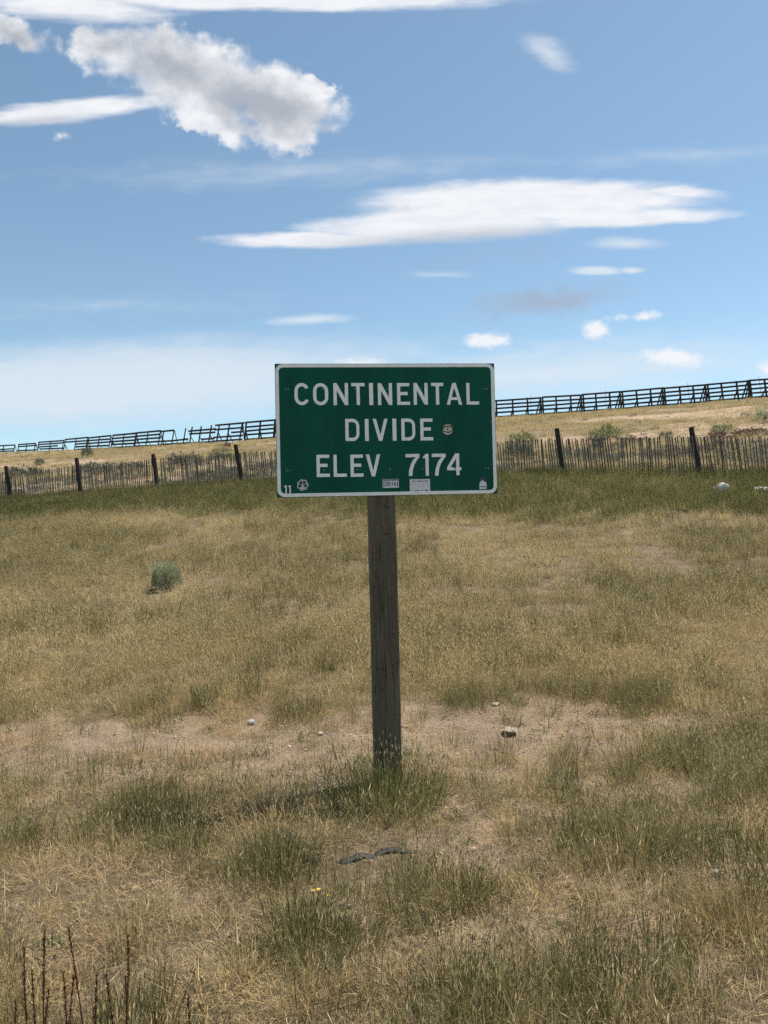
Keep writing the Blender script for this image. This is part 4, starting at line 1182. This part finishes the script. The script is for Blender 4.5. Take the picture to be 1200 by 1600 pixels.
# ------------------------------------------------------------------ dock stalks, bottom left
def dock(label, stalks):
    """stalks: photo pixel of each tip and the distance"""
    b = [at(x, y, d) for x, y, d in stalks]
    cx, cy = sum(p.x for p in b) / len(b), sum(p.y for p in b) / len(b)
    root = empty('dock_plant', (cx, cy, float(z_at(cx, cy)))); tag(root, label, 'plant', 'dock plants in the bottom left corner')
    rr = random.Random(len(label))
    for p in b:
        o = root.location; tip = Vector((p.x - cx, p.y - cy, p.z - o.z))
        foot = Vector((tip.x * .7 + rr.uniform(-.02, .02) + .015, tip.y * .6, -.02))
        V, Fc = [], []
        bw, bp = rr.uniform(-.04, .04), rr.uniform(2.2, 5.0)
        def pos(t, foot=foot, tip=tip, bw=bw, bp=bp): q = foot.lerp(tip, t); return q + Vector((bw * math.sin(t * bp) - bw * math.sin(bp) * t, 0, 0))
        for k in range(9):
            t = k / 8; q = pos(t); rad = .0028 * (1 - .6 * t)
            for e in range(5): V.append((q.x + rad * math.cos(e * 1.2566), q.y + rad * math.sin(e * 1.2566), q.z))
            if k:
                c = (k - 1) * 5
                for e in range(5): Fc.append((c + e, c + (e + 1) % 5, c + 5 + (e + 1) % 5, c + 5 + e))
        st = link('stalk', mesh_from(V, Fc, 'stalk', True), root, M['dock'])
        rs = np.random.default_rng(rr.randrange(9999)); n = 240
        hl = min(.17, tip.length * .3) / max(tip.length, .1)
        t = 1 - hl * np.clip(rs.integers(0, 9, n) / 8.5 + rs.normal(0, .028, n), 0, 1)
        B = np.array([pos(q) for q in t]); a = rs.uniform(0, 6.283, n)
        spread = .0050 * np.sin(np.clip((1 - t) / hl, 0.05, 1) * math.pi * .85 + .25) * rs.uniform(.4, 1.1, n)
        B[:, 0] += np.cos(a) * spread * .6; B[:, 1] += np.sin(a) * spread * .6
        pr = ribbons(B, rs.uniform(.003, .010, n), a, rs.uniform(.1, 1.0, n), rs.uniform(.0012, .0034, n), np.zeros(n), rs.uniform(0, 1, n), None, 2, rs)
        link('seed_head', blade_mesh([pr], 'seed_head'), st, M['dock'])
dock('red brown dock plant with several seed stalks nearest the left edge', [(38, 1482, 1.95), (50, 1518, 1.9), (70, 1457, 2.0), (76, 1548, 1.85), (24, 1565, 1.8)])
dock('red brown dock plant with the tallest dark seed stalk', [(107, 1451, 2.0), (99, 1520, 1.9), (115, 1528, 1.95)])
dock('pair of short red brown dock stalks close together', [(151, 1524, 1.95), (166, 1525, 1.9)])
dock('dock plant with one tall curved stalk, rightmost of the tall ones', [(200, 1462, 2.0), (196, 1528, 1.92)])
dock('single short dock stalk at the bottom edge, farthest from the left edge', [(294, 1560, 1.9)])
dock('single very short dock stalk tip just showing at the bottom edge', [(241, 1583, 1.88)])

# ------------------------------------------------------------------ stones, scraps, flowers
def stone(px, py, wid, hgt, mat, label, seed, sink=.2, dep=.8):
    p = hit(px, py); s = p.y / F
    o = link('rock', rock_mesh(seed, 3), None, M[mat])
    o.location = (p.x, p.y, p.z + hgt * s * (.5 - sink)); o.scale = (wid * s / 2, wid * s / 2 * dep, hgt * s / 2 * 1.15)
    o.rotation_euler = (0, 0, seed)
    return tag(o, label, 'rock')
stone(1127, 776, 25, 22, 'rock', 'white boulder in the green grass at right', 3, .0)
stone(1190, 771, 34, 12, 'rock', 'flat white slab at the right edge beside the white boulder', 4, .1)
stone(393, 1132, 17, 9, 'rockg', 'small bluish grey stone on the bare strip left of the post', 5)
stone(501, 1148, 10, 6, 'rock', 'tiny white stone on the bare strip near the post', 6)
stone(775, 1103, 14, 6, 'rock', 'small cream stone at the back of the bare strip right of the post', 7)
stone(795, 1146, 34, 10, 'rockt', 'flat tan stone half buried in the bare strip right of the post', 8)
stone(1122, 1370, 19, 12, 'rock', 'cream stone with dark underside in the grass at right', 9, .05)
stone(546, 1420, 8, 8, 'rock', 'tiny white scrap of stone below the black scraps', 10)
stone(362, 1462, 10, 9, 'rock', 'tiny white stone in the grass at lower left', 11)
stone(500, 1230, 7, 5, 'rock', 'tiny pale pebble left of the tall tuft', 12)

def scrap(px, py, length, width, yaw, label, seed):
    p = hit(px, py); rr = random.Random(seed); n = 12; V, Fc = [], []
    for k in range(n + 1):
        t = k / n - .5
        wd = width * (.6 + .4 * math.cos(t * 2.6)) * rr.uniform(.75, 1.2); z = .007 + .005 * math.sin(t * 7 + seed) + rr.uniform(-.002, .002)
        yb = .02 * math.sin(t * 5 + seed)
        for q, (a, h) in enumerate(((-1, 0), (-.4, .010), (.4, .012), (1, .0))):
            V.append((t * length, yb + a * wd / 2, z + h)); 
        for q, (a, h) in enumerate(((1, -.006), (.4, .004), (-.4, .002), (-1, -.006))):
            V.append((t * length, yb + a * wd / 2, z + h))
        if k:
            b = (k - 1) * 8
            for e in range(8): Fc.append((b + e, b + (e + 1) % 8, b + 8 + (e + 1) % 8, b + 8 + e))
    Fc.append(tuple(range(7, -1, -1))); Fc.append(tuple(range(n * 8, n * 8 + 8)))
    o = link('tyre_scrap', mesh_from(V, Fc, 'scrap', True), None, M['rubber'])
    o.location = p; o.rotation_euler = (0, 0, yaw)
    tag(o, label, 'debris', 'black scraps in front of the sign post')
scrap(560, 1344, .20, .06, .15, 'long flat black tyre scrap in front of the post tuft', 1)
scrap(618, 1334, .22, .05, .1, 'curled black tyre scrap under the right side of the post tuft', 2)
scrap(484, 1344, .11, .05, -.2, 'short black tyre scrap beside the dark green tuft', 3)

def flowers():
    p = hit(492, 1412); root = empty('yellow_flower', p)
    tag(root, 'small plant with three yellow flowers in the foreground grass', 'flower')
    for (x, y) in ((489, 1392), (498, 1390), (513, 1400)):
        q = at(x, y, p.y) - p
        V = [(0.002 * math.cos(e * 2.1) + (q.x if k else q.x * .2), .002 * math.sin(e * 2.1) + (q.y if k else 0), q.z if k else -.01) for k in range(2) for e in range(3)]
        st = link('stem', mesh_from(V, [(0, 1, 4, 3), (1, 2, 5, 4), (2, 0, 3, 5)], 'stem'), root, M['lush'])
        V, Fc = [(q.x, q.y, q.z)], []
        for k in range(9):
            a = k * 2 * math.pi / 9
            for da, r_, dz in ((-.28, .007, .003), (0, .0125, .004), (.28, .007, .003)): V.append((q.x + r_ * math.cos(a + da), q.y + r_ * math.sin(a + da), q.z + dz))
            Fc.append((0, 1 + k * 3, 2 + k * 3, 3 + k * 3))
        link('petals', mesh_from(V, Fc, 'petals'), st, M['yellow'])
flowers()
